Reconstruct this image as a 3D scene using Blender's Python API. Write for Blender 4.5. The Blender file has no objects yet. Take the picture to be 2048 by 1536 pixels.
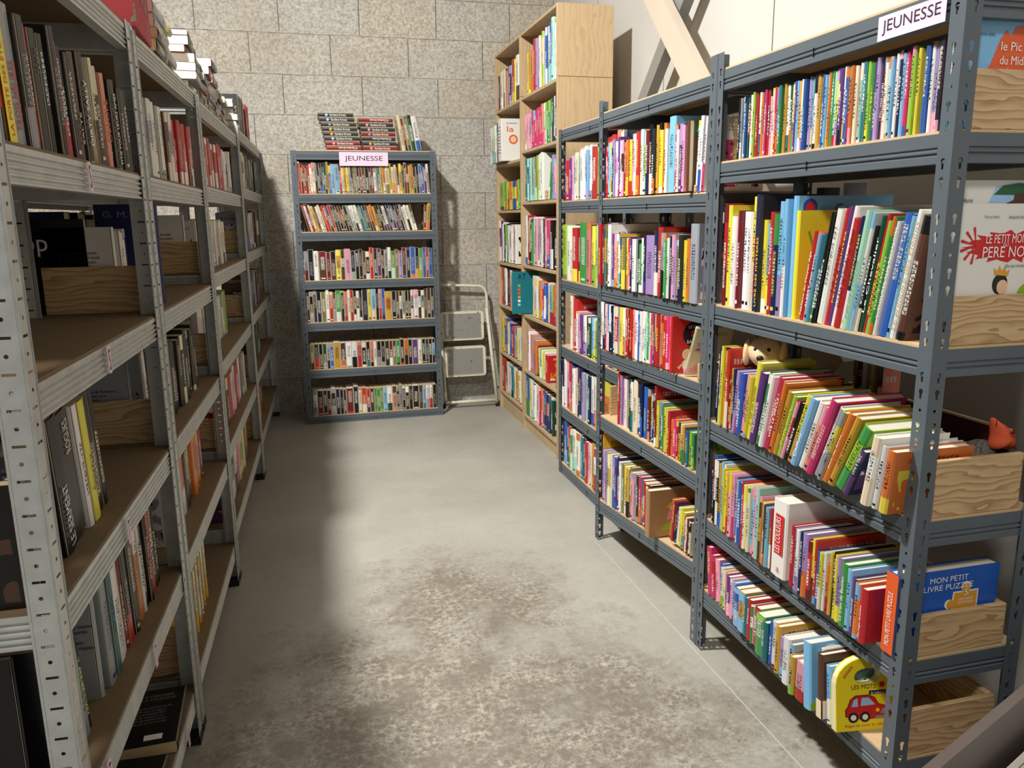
import bpy, math, random
from mathutils import Vector, Matrix
from mathutils.geometry import tessellate_polygon
S = bpy.context.scene
COL = S.collection
rnd = random.Random(7)

# ------------------------------------------------------------------ camera, world, lights
F_PX, YAW, PITCH, ROLL, EYE = 1585.4, 0.2516, 0.2063, -0.0123, 1.3609
fw = Vector((math.sin(YAW)*math.cos(PITCH), math.cos(YAW)*math.cos(PITCH), -math.sin(PITCH)))
rt = Vector((math.cos(YAW), -math.sin(YAW), 0)); up = rt.cross(fw)
r2 = rt*math.cos(ROLL) + up*math.sin(ROLL); u2 = up*math.cos(ROLL) - rt*math.sin(ROLL)
cam = bpy.data.objects.new('camera', bpy.data.cameras.new('camera')); COL.objects.link(cam)
cam.matrix_world = Matrix(((r2.x, u2.x, -fw.x, 0), (r2.y, u2.y, -fw.y, 0), (r2.z, u2.z, -fw.z, EYE), (0, 0, 0, 1)))
cam.data.sensor_width = 36; cam.data.lens = F_PX*36/2048; cam.data.clip_start = .05
S.camera = cam
S.view_settings.view_transform = 'Standard'; S.view_settings.look = 'None'
S.view_settings.gamma = 1; S.view_settings.use_curve_mapping = False
S.view_settings.exposure = 0.0
S.cycles.use_denoising = True
S.cycles.max_bounces = 6; S.cycles.diffuse_bounces = 4; S.cycles.glossy_bounces = 3
w = bpy.data.worlds.new('world'); S.world = w; w.use_nodes = True
w.node_tree.nodes['Background'].inputs[0].default_value = (.95, .95, 1, 1)
w.node_tree.nodes['Background'].inputs[1].default_value = 0.13

def lamp(name, loc, power, size, color=(1, .975, .94), target=None):
    d = bpy.data.lights.new(name, 'AREA'); d.shape = 'DISK'; d.size = size; d.energy = power; d.color = color
    o = bpy.data.objects.new(name, d); COL.objects.link(o); o.location = loc
    if target:
        o.rotation_euler = (Vector(target) - Vector(loc)).to_track_quat('-Z', 'Y').to_euler()
    return o
lamp('high_bay_light', (-.75, 2.5, 3.7), 225, .2, target=(.2, 3.4, 0))
lamp('aisle_mouth_light', (-.75, -.6, 3.7), 70, .45, target=(.2, .9, 0))

# ------------------------------------------------------------------ materials
def srgb(c):
    return tuple(((x/12.92) if x <= .04045 else ((x+.055)/1.055)**2.4) for x in c)
def mat(name, color=(.5, .5, .5), rough=.5, metal=0, spec=.5):
    m = bpy.data.materials.new(name); m.use_nodes = True
    b = m.node_tree.nodes['Principled BSDF']
    b.inputs['Base Color'].default_value = (*srgb(color), 1); b.inputs['Roughness'].default_value = rough
    b.inputs['Metallic'].default_value = metal; b.inputs['Specular IOR Level'].default_value = spec
    return m
class NT:
    def __init__(s, m): s.m = m; s.t = m.node_tree; s.b = s.t.nodes['Principled BSDF']
    def n(s, typ, **kw):
        x = s.t.nodes.new(typ)
        for k, v in kw.items(): setattr(x, k, v)
        return x
    def set(s, sock, v):
        if isinstance(v, bpy.types.NodeSocket): s.t.links.new(v, sock)
        else: sock.default_value = v
    def math(s, op, a, b=0., c=None):
        x = s.n('ShaderNodeMath', operation=op); s.set(x.inputs[0], a); s.set(x.inputs[1], b)
        if c is not None: s.set(x.inputs[2], c)
        return x.outputs[0]
    def mix(s, f, a, b):
        x = s.n('ShaderNodeMix', data_type='RGBA'); s.set(x.inputs[0], f)
        s.set(x.inputs[6], a if not isinstance(a, tuple) else (*a[:3], 1)); s.set(x.inputs[7], b if not isinstance(b, tuple) else (*b[:3], 1))
        return x.outputs[2]
    def noise(s, vec, scale, detail=2, rough=.5, dist=0):
        x = s.n('ShaderNodeTexNoise'); s.set(x.inputs['Vector'], vec); x.inputs['Scale'].default_value = scale
        x.inputs['Detail'].default_value = detail; x.inputs['Roughness'].default_value = rough; x.inputs['Distortion'].default_value = dist
        return x.outputs['Fac']
    def ramp(s, f, stops):
        x = s.n('ShaderNodeValToRGB'); s.set(x.inputs[0], f)
        e = x.color_ramp.elements
        while len(e) < len(stops): e.new(.5)
        for i, (p, c) in enumerate(stops): e[i].position = p; e[i].color = (*c, 1) if len(c) == 3 else c
        return x.outputs[0]
    def obj(s, scale=(1, 1, 1), rnd_off=False):
        tc = s.n('ShaderNodeTexCoord'); mp = s.n('ShaderNodeMapping'); s.set(mp.inputs[0], tc.outputs['Object']); mp.inputs['Scale'].default_value = scale
        if rnd_off:
            oi = s.n('ShaderNodeObjectInfo'); v = s.n('ShaderNodeCombineXYZ'); s.set(v.inputs[0], s.math('MULTIPLY', oi.outputs['Random'], 37.)); s.set(v.inputs[2], s.math('MULTIPLY', oi.outputs['Random'], 11.))
            s.t.links.new(v.outputs[0], mp.inputs['Location'])
        return mp.outputs[0]
    def bump(s, h, strength=.3, dist=.01):
        x = s.n('ShaderNodeBump'); x.inputs['Strength'].default_value = strength; x.inputs['Distance'].default_value = dist
        s.set(x.inputs['Height'], h); s.t.links.new(x.outputs[0], s.b.inputs['Normal'])
    def base(s, c): s.set(s.b.inputs['Base Color'], c)
    def rough(s, v): s.set(s.b.inputs['Roughness'], v)

M = {}
M['grey_steel'] = mat('dark_grey_paint', (.335, .37, .395), .42)
q = NT(M['grey_steel']); q.base(q.mix(q.noise(q.obj(), 9, 4), srgb((.32, .355, .38)), srgb((.36, .395, .42))))
M['zinc'] = mat('galvanised_steel', (.78, .79, .79), .42, .45)
q = NT(M['zinc']); v = q.obj(); q.base(q.mix(q.noise(v, 26, 4), srgb((.68, .69, .68)), srgb((.86, .87, .85)))); q.rough(q.math('MULTIPLY_ADD', q.noise(v, 60, 2), .25, .25))
M['black_plastic'] = mat('black_plastic', (.05, .05, .05), .5)
M['mdf'] = mat('brown_hardboard', (.55, .46, .35), .7)
q = NT(M['mdf']); q.base(q.mix(q.noise(q.obj(), 150, 3), srgb((.42, .345, .24)), srgb((.50, .41, .29))))
M['chip'] = mat('pale_chipboard', (.80, .68, .52), .7)
q = NT(M['chip']); q.base(q.mix(q.noise(q.obj(), 220, 3, .7), srgb((.72, .60, .44)), srgb((.86, .75, .58))))

def wood(name, a, b, axis=2, period=.011, wander=.05, stretch=(1.6, 1.6, 5), rough=.55, amt=1.):
    m = mat(name, a, rough); q = NT(m); v = q.obj((1, 1, 1), True)
    mp = q.n('ShaderNodeMapping'); q.set(mp.inputs[0], v); mp.inputs['Scale'].default_value = stretch
    low = q.noise(mp.outputs[0], 1.9, 3, .55)
    sp = q.n('ShaderNodeSeparateXYZ'); q.set(sp.inputs[0], v)
    c = q.math('ADD', sp.outputs[axis], q.math('MULTIPLY', q.math('SUBTRACT', low, .5), wander*4))
    ring = q.math('FRACT', q.math('DIVIDE', c, period))
    mp2 = q.n('ShaderNodeMapping'); q.set(mp2.inputs[0], v); mp2.inputs['Scale'].default_value = tuple(260 if k == axis else 9 for k in range(3))
    fib = q.noise(mp2.outputs[0], 1, 3, .6)
    f = q.math('MULTIPLY_ADD', q.math('MULTIPLY', ring, ring), .62*amt, q.math('MULTIPLY', fib, .4))
    q.base(q.ramp(f, [(.15, srgb(a)), (.95, srgb(b))]))
    return m
M['pine'] = wood('pine_board', (.82, .70, .52), (.58, .42, .26), 2, .0135, .03, (1.5, 1.5, 6), .5)
M['birch'] = wood('birch_veneer', (.765, .665, .515), (.67, .555, .41), 0, .030, .05, (5, 5, 1.2), .45, .7)
M['birch_edge'] = mat('veneer_edge', (.78, .63, .43), .5)
M['brown_board'] = mat('grey_brown_laminate', (.36, .32, .30), .4)
q = NT(M['brown_board']); q.base(q.mix(q.noise(q.obj(), 5, 5), srgb((.33, .29, .27)), srgb((.40, .36, .335))))
M['paper'] = mat('page_paper', (.88, .85, .78), .8)
q = NT(M['paper']); q.base(q.mix(q.noise(q.obj((400, 400, 3)), 1.5, 2), srgb((.80, .76, .67)), srgb((.93, .91, .86))))
M['old_paper'] = mat('yellowed_page_paper', (.80, .72, .56), .85)
q = NT(M['old_paper']); q.base(q.mix(q.noise(q.obj((400, 400, 3)), 1.5, 2), srgb((.72, .64, .49)), srgb((.86, .79, .63))))
M['pink_label'] = mat('pink_label_paper', (.93, .80, .88), .7)
for nm, c in dict(ink=(.06, .06, .08), white=(.95, .95, .93), red=(.80, .10, .12), yellow=(.95, .86, .12), blue=(.10, .30, .68), orange=(.88, .36, .14),
                  green=(.55, .70, .15), navy=(.08, .12, .32), sky=(.62, .78, .92), gold=(.86, .62, .20), skin=(.93, .76, .62), brown=(.30, .18, .11),
                  pink=(.93, .55, .62), grey=(.55, .55, .56), darkgreen=(.12, .35, .2), cream=(.90, .84, .70), lime=(.62, .75, .15), violet_ink=(.20, .13, .24), purple=(.35, .18, .5)).items():
    M['p_'+nm] = mat('print_'+nm, c, .45)
M['cream_paint'] = mat('chipped_cream_paint', (.86, .83, .74), .5)
q = NT(M['cream_paint']); f = q.math('GREATER_THAN', q.noise(q.obj(), 45, 4, .7), .64); q.base(q.mix(f, srgb((.86, .83, .74)), srgb((.25, .22, .18))))
M['tread'] = mat('grey_ribbed_rubber', (.55, .55, .54), .6)
q = NT(M['tread']); v = q.obj(); sp = q.math('GREATER_THAN', q.noise(v, 38, 3), .68); q.base(q.mix(sp, srgb((.56, .56, .55)), srgb((.2, .2, .2))))
M['plush'] = mat('cream_plush', (.86, .74, .55), .95)
q = NT(M['plush']); q.base(q.mix(q.noise(q.obj(), 70, 4), srgb((.80, .66, .46)), srgb((.93, .84, .68)))); q.bump(q.noise(q.obj(), 300, 2), .5, .003)
M['orange_felt'] = mat('orange_felt', (.89, .38, .22), .85)
M['grey_knit'] = mat('grey_knit', (.40, .38, .36), .9)
q = NT(M['grey_knit']); wv = q.n('ShaderNodeTexVoronoi'); q.set(wv.inputs['Vector'], q.obj()); wv.inputs['Scale'].default_value = 170; q.base(q.mix(wv.outputs['Distance'], srgb((.52, .49, .46)), srgb((.2, .19, .18))))
M['steel_tan'] = mat('primed_steel', (.76, .71, .64), .55)
M['steel_grey'] = mat('grey_steel_brace', (.50, .50, .48), .45)
M['box_dark'] = mat('dark_red_card', (.28, .08, .10), .6)

# book covers: one shader fed by each book's own printed colours
def cover_material(name, rough):
    m = mat(name, (.5, .5, .5), rough, 0, .5); q = NT(m)
    at = lambda n: q.n('ShaderNodeAttribute', attribute_name=n)
    A, B, C, D, U = at('col_a').outputs['Color'], at('col_b').outputs['Color'], at('col_c').outputs['Color'], at('dims').outputs['Vector'], at('place').outputs['Vector']
    sd = q.n('ShaderNodeSeparateXYZ'); q.set(sd.inputs[0], D); W, H, seed = sd.outputs
    su = q.n('ShaderNodeSeparateXYZ'); q.set(su.inputs[0], U); u, v, part = su.outputs
    un = q.math('DIVIDE', u, W); vn = q.math('DIVIDE', v, H)
    fr = lambda k: q.math('FRACT', q.math('MULTIPLY', seed, k))
    # spine: foot band, head band, title and small mark
    lo = q.math('LESS_THAN', vn, q.math('MULTIPLY_ADD', fr(17.3), .38, .06)); useband = q.math('GREATER_THAN', fr(5.71), .5)
    hi = q.math('GREATER_THAN', vn, q.math('MULTIPLY_ADD', fr(9.13), -.28, .97)); usehi = q.math('GREATER_THAN', fr(3.37), .7)
    band = q.math('MAXIMUM', q.math('MULTIPLY', lo, useband), q.math('MULTIPLY', hi, usehi))
    cv = q.n('ShaderNodeCombineXYZ'); q.set(cv.inputs[0], q.math('FLOOR', q.math('DIVIDE', u, .0019))); q.set(cv.inputs[1], q.math('FLOOR', q.math('DIVIDE', v, .0021))); q.set(cv.inputs[2], q.math('MULTIPLY', seed, 91.))
    wn = q.n('ShaderNodeTexWhiteNoise'); q.set(wn.inputs[0], cv.outputs[0])
    glyph = q.math('MULTIPLY', q.math('GREATER_THAN', wn.outputs[0], .48), q.math('GREATER_THAN', q.math('FRACT', q.math('DIVIDE', v, .0085)), .22))
    cen = q.math('LESS_THAN', q.math('ABSOLUTE', q.math('SUBTRACT', un, .5)), .25)
    t0 = q.math('MULTIPLY_ADD', fr(7.7), .35, .12); rng = q.math('MULTIPLY', q.math('GREATER_THAN', vn, t0), q.math('LESS_THAN', vn, q.math('ADD', t0, .45)))
    title = q.math('MULTIPLY', q.math('MULTIPLY', glyph, cen), rng)
    mark = q.math('MULTIPLY', q.math('LESS_THAN', q.math('ABSOLUTE', q.math('SUBTRACT', vn, .065)), q.math('MULTIPLY', q.math('GREATER_THAN', fr(23.7), .65), .018)), q.math('LESS_THAN', q.math('ABSOLUTE', q.math('SUBTRACT', un, .5)), .28))
    spine = q.mix(q.math('MAXIMUM', title, mark), q.mix(band, A, B), C)
    # cover: soft shapes of artwork and a title strip
    pv = q.n('ShaderNodeCombineXYZ'); q.set(pv.inputs[0], u); q.set(pv.inputs[1], v); q.set(pv.inputs[2], q.math('MULTIPLY', seed, 13.))
    blob = q.noise(pv.outputs[0], 19, 2, .5, .6)
    inside = q.math('MULTIPLY', q.math('LESS_THAN', q.math('ABSOLUTE', q.math('SUBTRACT', un, .5)), .42), q.math('LESS_THAN', q.math('ABSOLUTE', q.math('SUBTRACT', vn, .38)), .32))
    art = q.mix(q.math('MULTIPLY', inside, q.math('GREATER_THAN', blob, .52)), A, B)
    art = q.mix(q.math('MULTIPLY', inside, q.math('GREATER_THAN', blob, .64)), art, C)
    cg = q.math('MULTIPLY', q.math('GREATER_THAN', wn.outputs[0], .5), q.math('GREATER_THAN', q.math('FRACT', q.math('DIVIDE', u, .011)), .25))
    strip = q.math('MULTIPLY', q.math('LESS_THAN', q.math('ABSOLUTE', q.math('SUBTRACT', vn, .85)), .035), q.math('LESS_THAN', q.math('ABSOLUTE', q.math('SUBTRACT', un, .5)), .33))
    cover = q.mix(q.math('MULTIPLY', strip, cg), art, C)
    plain = q.math('GREATER_THAN', part, 1.5)
    q.base(q.mix(plain, q.mix(q.math('GREATER_THAN', part, .5), spine, cover), A))
    return m
M['cover'] = cover_material('printed_cover', .38)

# ------------------------------------------------------------------ building helpers
class MB:
    def __init__(s): s.v = []; s.f = []; s.m = []; s.cur = 0
    def face(s, idx): s.f.append(idx); s.m.append(s.cur)
    def box(s, x0, x1, y0, y1, z0, z1):
        b = len(s.v); s.v += [(x, y, z) for x in (x0, x1) for y in (y0, y1) for z in (z0, z1)]
        for f in ((0, 1, 3, 2), (4, 6, 7, 5), (0, 4, 5, 1), (2, 3, 7, 6), (0, 2, 6, 4), (1, 5, 7, 3)): s.face(tuple(b+i for i in f))
        return s
    def prism(s, pts, fn):                       # pts 2d loop, fn(p, k) -> 3d for k in 0, 1
        b = len(s.v); n = len(pts)
        s.v += [fn(p, 0) for p in pts] + [fn(p, 1) for p in pts]
        for i in range(n): j = (i+1) % n; s.face((b+i, b+j, b+n+j, b+n+i))
        s.face(tuple(b+i for i in reversed(range(n)))); s.face(tuple(b+n+i for i in range(n)))
        return s
    def tube(s, path, r, seg=10):
        path = [Vector(p) for p in path]; b0 = len(s.v); n = len(path)
        for i, p in enumerate(path):
            t = (path[min(i+1, n-1)] - path[max(i-1, 0)]).normalized()
            a = t.cross(Vector((.13, .2, .97))).normalized()
            if a.length < .1: a = t.cross(Vector((1, 0, 0))).normalized()
            c = t.cross(a)
            rr = r[i] if isinstance(r, (list, tuple)) else r
            for k in range(seg):
                g = 2*math.pi*k/seg; s.v.append(tuple(p + a*(rr*math.cos(g)) + c*(rr*math.sin(g))))
        for i in range(n-1):
            for k in range(seg):
                l = (k+1) % seg; s.face((b0+i*seg+k, b0+i*seg+l, b0+(i+1)*seg+l, b0+(i+1)*seg+k))
        s.face(tuple(b0+k for k in reversed(range(seg)))); s.face(tuple(b0+(n-1)*seg+k for k in range(seg)))
        return s
    def ball(s, c, r, seg=16, rings=10, fn=None):
        b = len(s.v)
        for i in range(rings+1):
            th = math.pi*i/rings
            for k in range(seg):
                ph = 2*math.pi*k/seg
                p = Vector((math.sin(th)*math.cos(ph), math.sin(th)*math.sin(ph), math.cos(th)))
                if fn: p = fn(p)
                s.v.append((c[0]+p.x*r[0], c[1]+p.y*r[1], c[2]+p.z*r[2]))
        for i in range(rings):
            for k in range(seg):
                l = (k+1) % seg; s.face((b+i*seg+k, b+(i+1)*seg+k, b+(i+1)*seg+l, b+i*seg+l))
        return s
    def mesh(s, name, mats, smooth=False):
        me = bpy.data.meshes.new(name); me.from_pydata(s.v, [], s.f)
        for m in (mats if isinstance(mats, (list, tuple)) else [mats]): me.materials.append(m)
        me.polygons.foreach_set('material_index', s.m)
        if smooth: me.polygons.foreach_set('use_smooth', [True]*len(s.f))
        me.update(); return me
    def build(s, name, mats, parent=None, smooth=False, loc=None):
        return link(name, s.mesh(name, mats, smooth), parent, loc)
def link(name, me, parent=None, loc=None):
    o = bpy.data.objects.new(name, me); COL.objects.link(o)
    if parent: o.parent = parent
    if loc: o.location = loc
    return o
def tag(o, label=None, cat=None, group=None, kind=None):
    if label: o['label'] = label
    if cat: o['category'] = cat
    if group: o['group'] = group
    if kind: o['kind'] = kind
    return o
def empty(name, loc=(0, 0, 0), rz=0, **kw):
    o = bpy.data.objects.new(name, None); COL.objects.link(o); o.location = loc; o.rotation_euler = (0, 0, rz); o.empty_display_size = .05
    return tag(o, **kw)
def bevel(o, wd=.002, seg=2):
    m = o.modifiers.new('soft_edges', 'BEVEL'); m.width = wd; m.segments = seg; m.limit_method = 'ANGLE'; return o

def text_mesh(s):
    c = bpy.data.curves.new('lettering', 'FONT'); c.body = s; c.align_x = 'LEFT'; c.resolution_u = 3
    o = bpy.data.objects.new('lettering', c); COL.objects.link(o)
    dg = bpy.context.evaluated_depsgraph_get(); me = bpy.data.meshes.new_from_object(o.evaluated_get(dg))
    bpy.data.objects.remove(o); return me
def put_text(s, o, ex, ey, wd, ht, m, parent=None, name='title_lettering', bold=0, curve=None):
    """lettering fitted into wd x ht, its middle at o, reading along ex with its top towards ey; coordinates are the parent's own"""
    me = text_mesh(s); vs = [v.co for v in me.vertices]
    x0, x1 = min(v.x for v in vs), max(v.x for v in vs); y0, y1 = min(v.y for v in vs), max(v.y for v in vs)
    ex, ey, o = Vector(ex), Vector(ey), Vector(o); nn = ex.cross(ey)
    for v in me.vertices:
        a = ((v.co.x-x0)/max(x1-x0, 1e-6)-.5)*wd; b = ((v.co.y-y0)/max(y1-y0, 1e-6)-.5)*ht
        if curve:
            t = a/curve; rr = curve+b; a, b = rr*math.sin(t), rr*math.cos(t)-curve
        v.co = o + ex*a + ey*b + nn*.0006
    me.materials.clear(); me.materials.append(M[m] if isinstance(m, str) else m)
    return link(name, me, parent)
def poly(pts, o, ex, ey, m, parent, name, lift=.0005, th=.0004):
    """flat printed shape: 2d outline on a surface"""
    ex, ey, o = Vector(ex), Vector(ey), Vector(o); nn = ex.cross(ey)
    mb = MB(); mb.prism(pts, lambda p, k: tuple(o + ex*p[0] + ey*p[1] + nn*(lift-th+th*k)))
    return mb.build(name, M[m], parent)
def disc(cx, cy, rx, ry=None, n=24, a0=0, a1=360):
    ry = ry or rx
    return [(cx+rx*math.cos(math.radians(a0+(a1-a0)*i/n)), cy+ry*math.sin(math.radians(a0+(a1-a0)*i/n))) for i in range(n if a1-a0 == 360 else n+1)]

# ------------------------------------------------------------------ the setting
XW, YB_ = 1.85, 5.80
o = MB().box(-4.5, XW+.1, -3.5, YB_+.1, -.1, 0).build('floor', mat('concrete_floor', (.6, .6, .58), .5)); tag(o, kind='structure')
q = NT(o.data.materials[0]); v = q.obj()
base = q.ramp(q.noise(v, 1.3, 5, .6), [(.3, srgb((.60, .59, .55))), (.7, srgb((.69, .68, .635)))])
fine = q.noise(v, 34, 6, .7, .3); vein = q.noise(v, 30, 8, .8, 1.6)
geo = q.n('ShaderNodeSeparateXYZ'); q.set(geo.inputs[0], v)
def blobmask(cx, cy, rx, ry):
    a = q.math('DIVIDE', q.math('SUBTRACT', geo.outputs[0], cx), rx); b = q.math('DIVIDE', q.math('SUBTRACT', geo.outputs[1], cy), ry)
    return q.math('SUBTRACT', 1.25, q.math('ADD', q.math('MULTIPLY', a, a), q.math('MULTIPLY', b, b)))
mk = q.math('MAXIMUM', q.math('MAXIMUM', blobmask(.42, 1.60, .78, .98), blobmask(.50, 2.62, .40, .52)), blobmask(.08, 2.0, .45, .55))
edge = q.math('MULTIPLY_ADD', q.math('SUBTRACT', q.noise(v, 2.6, 9, .78), .5), 4.2, mk)
wear = q.ramp(edge, [(.15, (0, 0, 0)), (1.0, (1, 1, 1))])
dv = q.n('ShaderNodeVectorMath', operation='ADD'); q.set(dv.inputs[0], v); n3 = q.n('ShaderNodeTexNoise'); n3.inputs['Scale'].default_value = 22; n3.inputs['Detail'].default_value = 4; q.set(n3.inputs['Vector'], v)
s3 = q.n('ShaderNodeVectorMath', operation='SCALE'); q.set(s3.inputs[0], n3.outputs['Color']); s3.inputs['Scale'].default_value = .05; q.set(dv.inputs[1], s3.outputs[0])
vo = q.n('ShaderNodeTexVoronoi', feature='DISTANCE_TO_EDGE'); q.set(vo.inputs['Vector'], dv.outputs[0]); vo.inputs['Scale'].default_value = 26
crack = q.ramp(vo.outputs['Distance'], [(.0, (1, 1, 1)), (.10, (0, 0, 0))])
spots = q.ramp(q.noise(v, 48, 6, .8), [(.46, (0, 0, 0)), (.62, (1, 1, 1))])
patch = q.ramp(q.noise(v, 6, 5, .7), [(.40, (0, 0, 0)), (.62, (1, 1, 1))])
pale = q.math('MULTIPLY', q.math('MAXIMUM', q.math('MULTIPLY', crack, .75), spots), q.math('MULTIPLY_ADD', patch, .8, .12))
col = q.mix(q.math('MULTIPLY', wear, .93), base, q.mix(pale, srgb((.44, .405, .355)), srgb((.73, .71, .65))))
col = q.mix(q.math('MULTIPLY', q.ramp(fine, [(.45, (0, 0, 0)), (.7, (1, 1, 1))]), .2), col, srgb((.50, .48, .44)))
q.base(col); q.rough(q.math('MULTIPLY_ADD', q.noise(v, 7, 3), .25, .38)); q.bump(fine, .12, .003)

o = MB().box(-4.5, XW+.1, YB_, YB_+.2, 0, 4.2).build('wall_back', mat('concrete_block', (.6, .58, .54), .9)); tag(o, kind='structure')
q = NT(o.data.materials[0]); tc = q.n('ShaderNodeTexCoord'); sp = q.n('ShaderNodeSeparateXYZ'); q.set(sp.inputs[0], tc.outputs['Object'])
cb = q.n('ShaderNodeCombineXYZ'); q.set(cb.inputs[0], q.math('ADD', sp.outputs[0], .2615)); q.set(cb.inputs[1], sp.outputs[2])
wob = q.n('ShaderNodeVectorMath', operation='ADD'); q.set(wob.inputs[0], cb.outputs[0]); nz = q.n('ShaderNodeTexNoise'); nz.inputs['Scale'].default_value = 7; q.set(nz.inputs['Vector'], cb.outputs[0])
sc = q.n('ShaderNodeVectorMath', operation='SCALE'); q.set(sc.inputs[0], nz.outputs['Color']); sc.inputs['Scale'].default_value = .007; q.set(wob.inputs[1], sc.outputs[0])
bk = q.n('ShaderNodeTexBrick', offset=.62, offset_frequency=2, squash=1); q.set(bk.inputs['Vector'], wob.outputs[0])
bk.inputs['Scale'].default_value = 1; bk.inputs['Brick Width'].default_value = .5235; bk.inputs['Row Height'].default_value = .258; bk.inputs['Mortar Size'].default_value = .0028; bk.inputs['Mortar Smooth'].default_value = .3
bk.inputs['Color1'].default_value = (*srgb((.77, .765, .735)), 1); bk.inputs['Color2'].default_value = (*srgb((.80, .76, .68)), 1); bk.inputs['Mortar'].default_value = (*srgb((.70, .68, .63)), 1)
gr = q.noise(tc.outputs['Object'], 62, 5, .8); blot = q.noise(tc.outputs['Object'], 2.2, 4)
rf = q.math('FRACT', q.math('DIVIDE', q.math('ADD', sp.outputs[2], q.math('MULTIPLY', q.math('SUBTRACT', nz.outputs['Fac'], .5), .012)), .258))
hd = q.math('MULTIPLY', q.math('MINIMUM', rf, q.math('SUBTRACT', 1., rf)), .258)
hb = q.ramp(q.math('MULTIPLY_ADD', q.noise(tc.outputs['Object'], 30, 3), .014, hd), [(.006, (1, 1, 1)), (.016, (0, 0, 0))])
c = q.mix(q.math('MULTIPLY', q.ramp(gr, [(.40, (1, 1, 1)), (.54, (0, 0, 0))]), .6), bk.outputs['Color'], srgb((.46, .44, .41)))
c = q.mix(q.math('MULTIPLY', q.ramp(gr, [(.57, (0, 0, 0)), (.66, (1, 1, 1))]), .55), c, srgb((.92, .91, .88)))
c = q.mix(q.math('MULTIPLY', hb, .6), c, srgb((.78, .765, .71)))
c = q.mix(q.math('MULTIPLY', bk.outputs['Fac'], q.math('SUBTRACT', 1., hb)), c, srgb((.40, .375, .34)))
q.base(q.mix(q.ramp(blot, [(.4, (0, 0, 0)), (.75, (.3, .3, .3))]), c, srgb((.58, .545, .48))))
q.bump(q.math('MULTIPLY_ADD', bk.outputs['Fac'], -.6, q.math('MULTIPLY', gr, .9)), .8, .008)

KW = .0235
def wx(y): return 1.83-KW*(YB_-y)
mb = MB(); mb.prism([(wx(-3.5), -3.5), (wx(-3.5)+.4, -3.5), (wx(YB_)+.1, YB_), (wx(YB_), YB_)], lambda p, k: (p[0], p[1], 4.2*k)); o = mb.build('wall_right', mat('cream_wall_panel', (.90, .885, .85), .45)); tag(o, kind='structure')
q = NT(o.data.materials[0]); v = q.obj(); sp = q.n('ShaderNodeSeparateXYZ'); q.set(sp.inputs[0], v)
rib = q.math('FRACT', q.math('DIVIDE', sp.outputs[1], .055)); rb = q.math('LESS_THAN', rib, .10)
jt = q.math('LESS_THAN', q.math('ABSOLUTE', q.math('SUBTRACT', q.math('FRACT', q.math('DIVIDE', q.math('SUBTRACT', sp.outputs[1], 2.84-.5), 1.0)), .5)), .0035)
q.base(q.mix(jt, q.mix(q.noise(v, 2, 3), srgb((.765, .755, .725)), srgb((.80, .79, .765))), srgb((.35, .33, .3))))
q.bump(q.math('MULTIPLY_ADD', rb, -.5, q.math('MULTIPLY', jt, -3.)), .35, .004)
o = MB().box(-4.5, XW+.1, -3.5, YB_+.2, 4.2, 4.3).build('ceiling', mat('ceiling_panel', (.82, .82, .8), .7)); tag(o, kind='structure')
o = MB().box(1.1285, 1.1315, 1.0, 3.0, .0001, .0012).build('trim_1', mat('pale_joint_filler', (.74, .74, .71), .6)); tag(o, kind='structure')

# lamp housings the light comes from
for (x, y, r, lb) in ((-.75, 2.5, .14, 'round high bay lamp hung over the galvanised racks'), (-.75, -.6, .24, 'wide round lamp hung over the aisle mouth')):
    t = empty('ceiling_lamp', (x, y, 3.72), label=lb, cat='lamp')
    mb = MB(); n = 24
    prof = [(r, 0), (r, .03), (r*.6, .12), (.04, .16), (.02, .16)]
    for i, (rr, z) in enumerate(prof):
        for k in range(n): a = 2*math.pi*k/n; mb.v.append((rr*math.cos(a), rr*math.sin(a), z))
    for i in range(len(prof)-1):
        for k in range(n): l = (k+1) % n; mb.face((i*n+k, i*n+l, (i+1)*n+l, (i+1)*n+k))
    mb.build('shade', M['zinc'], t); MB().box(-.006, .006, -.006, .006, .15, .48).build('hanger', M['black_plastic'], t)

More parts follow.
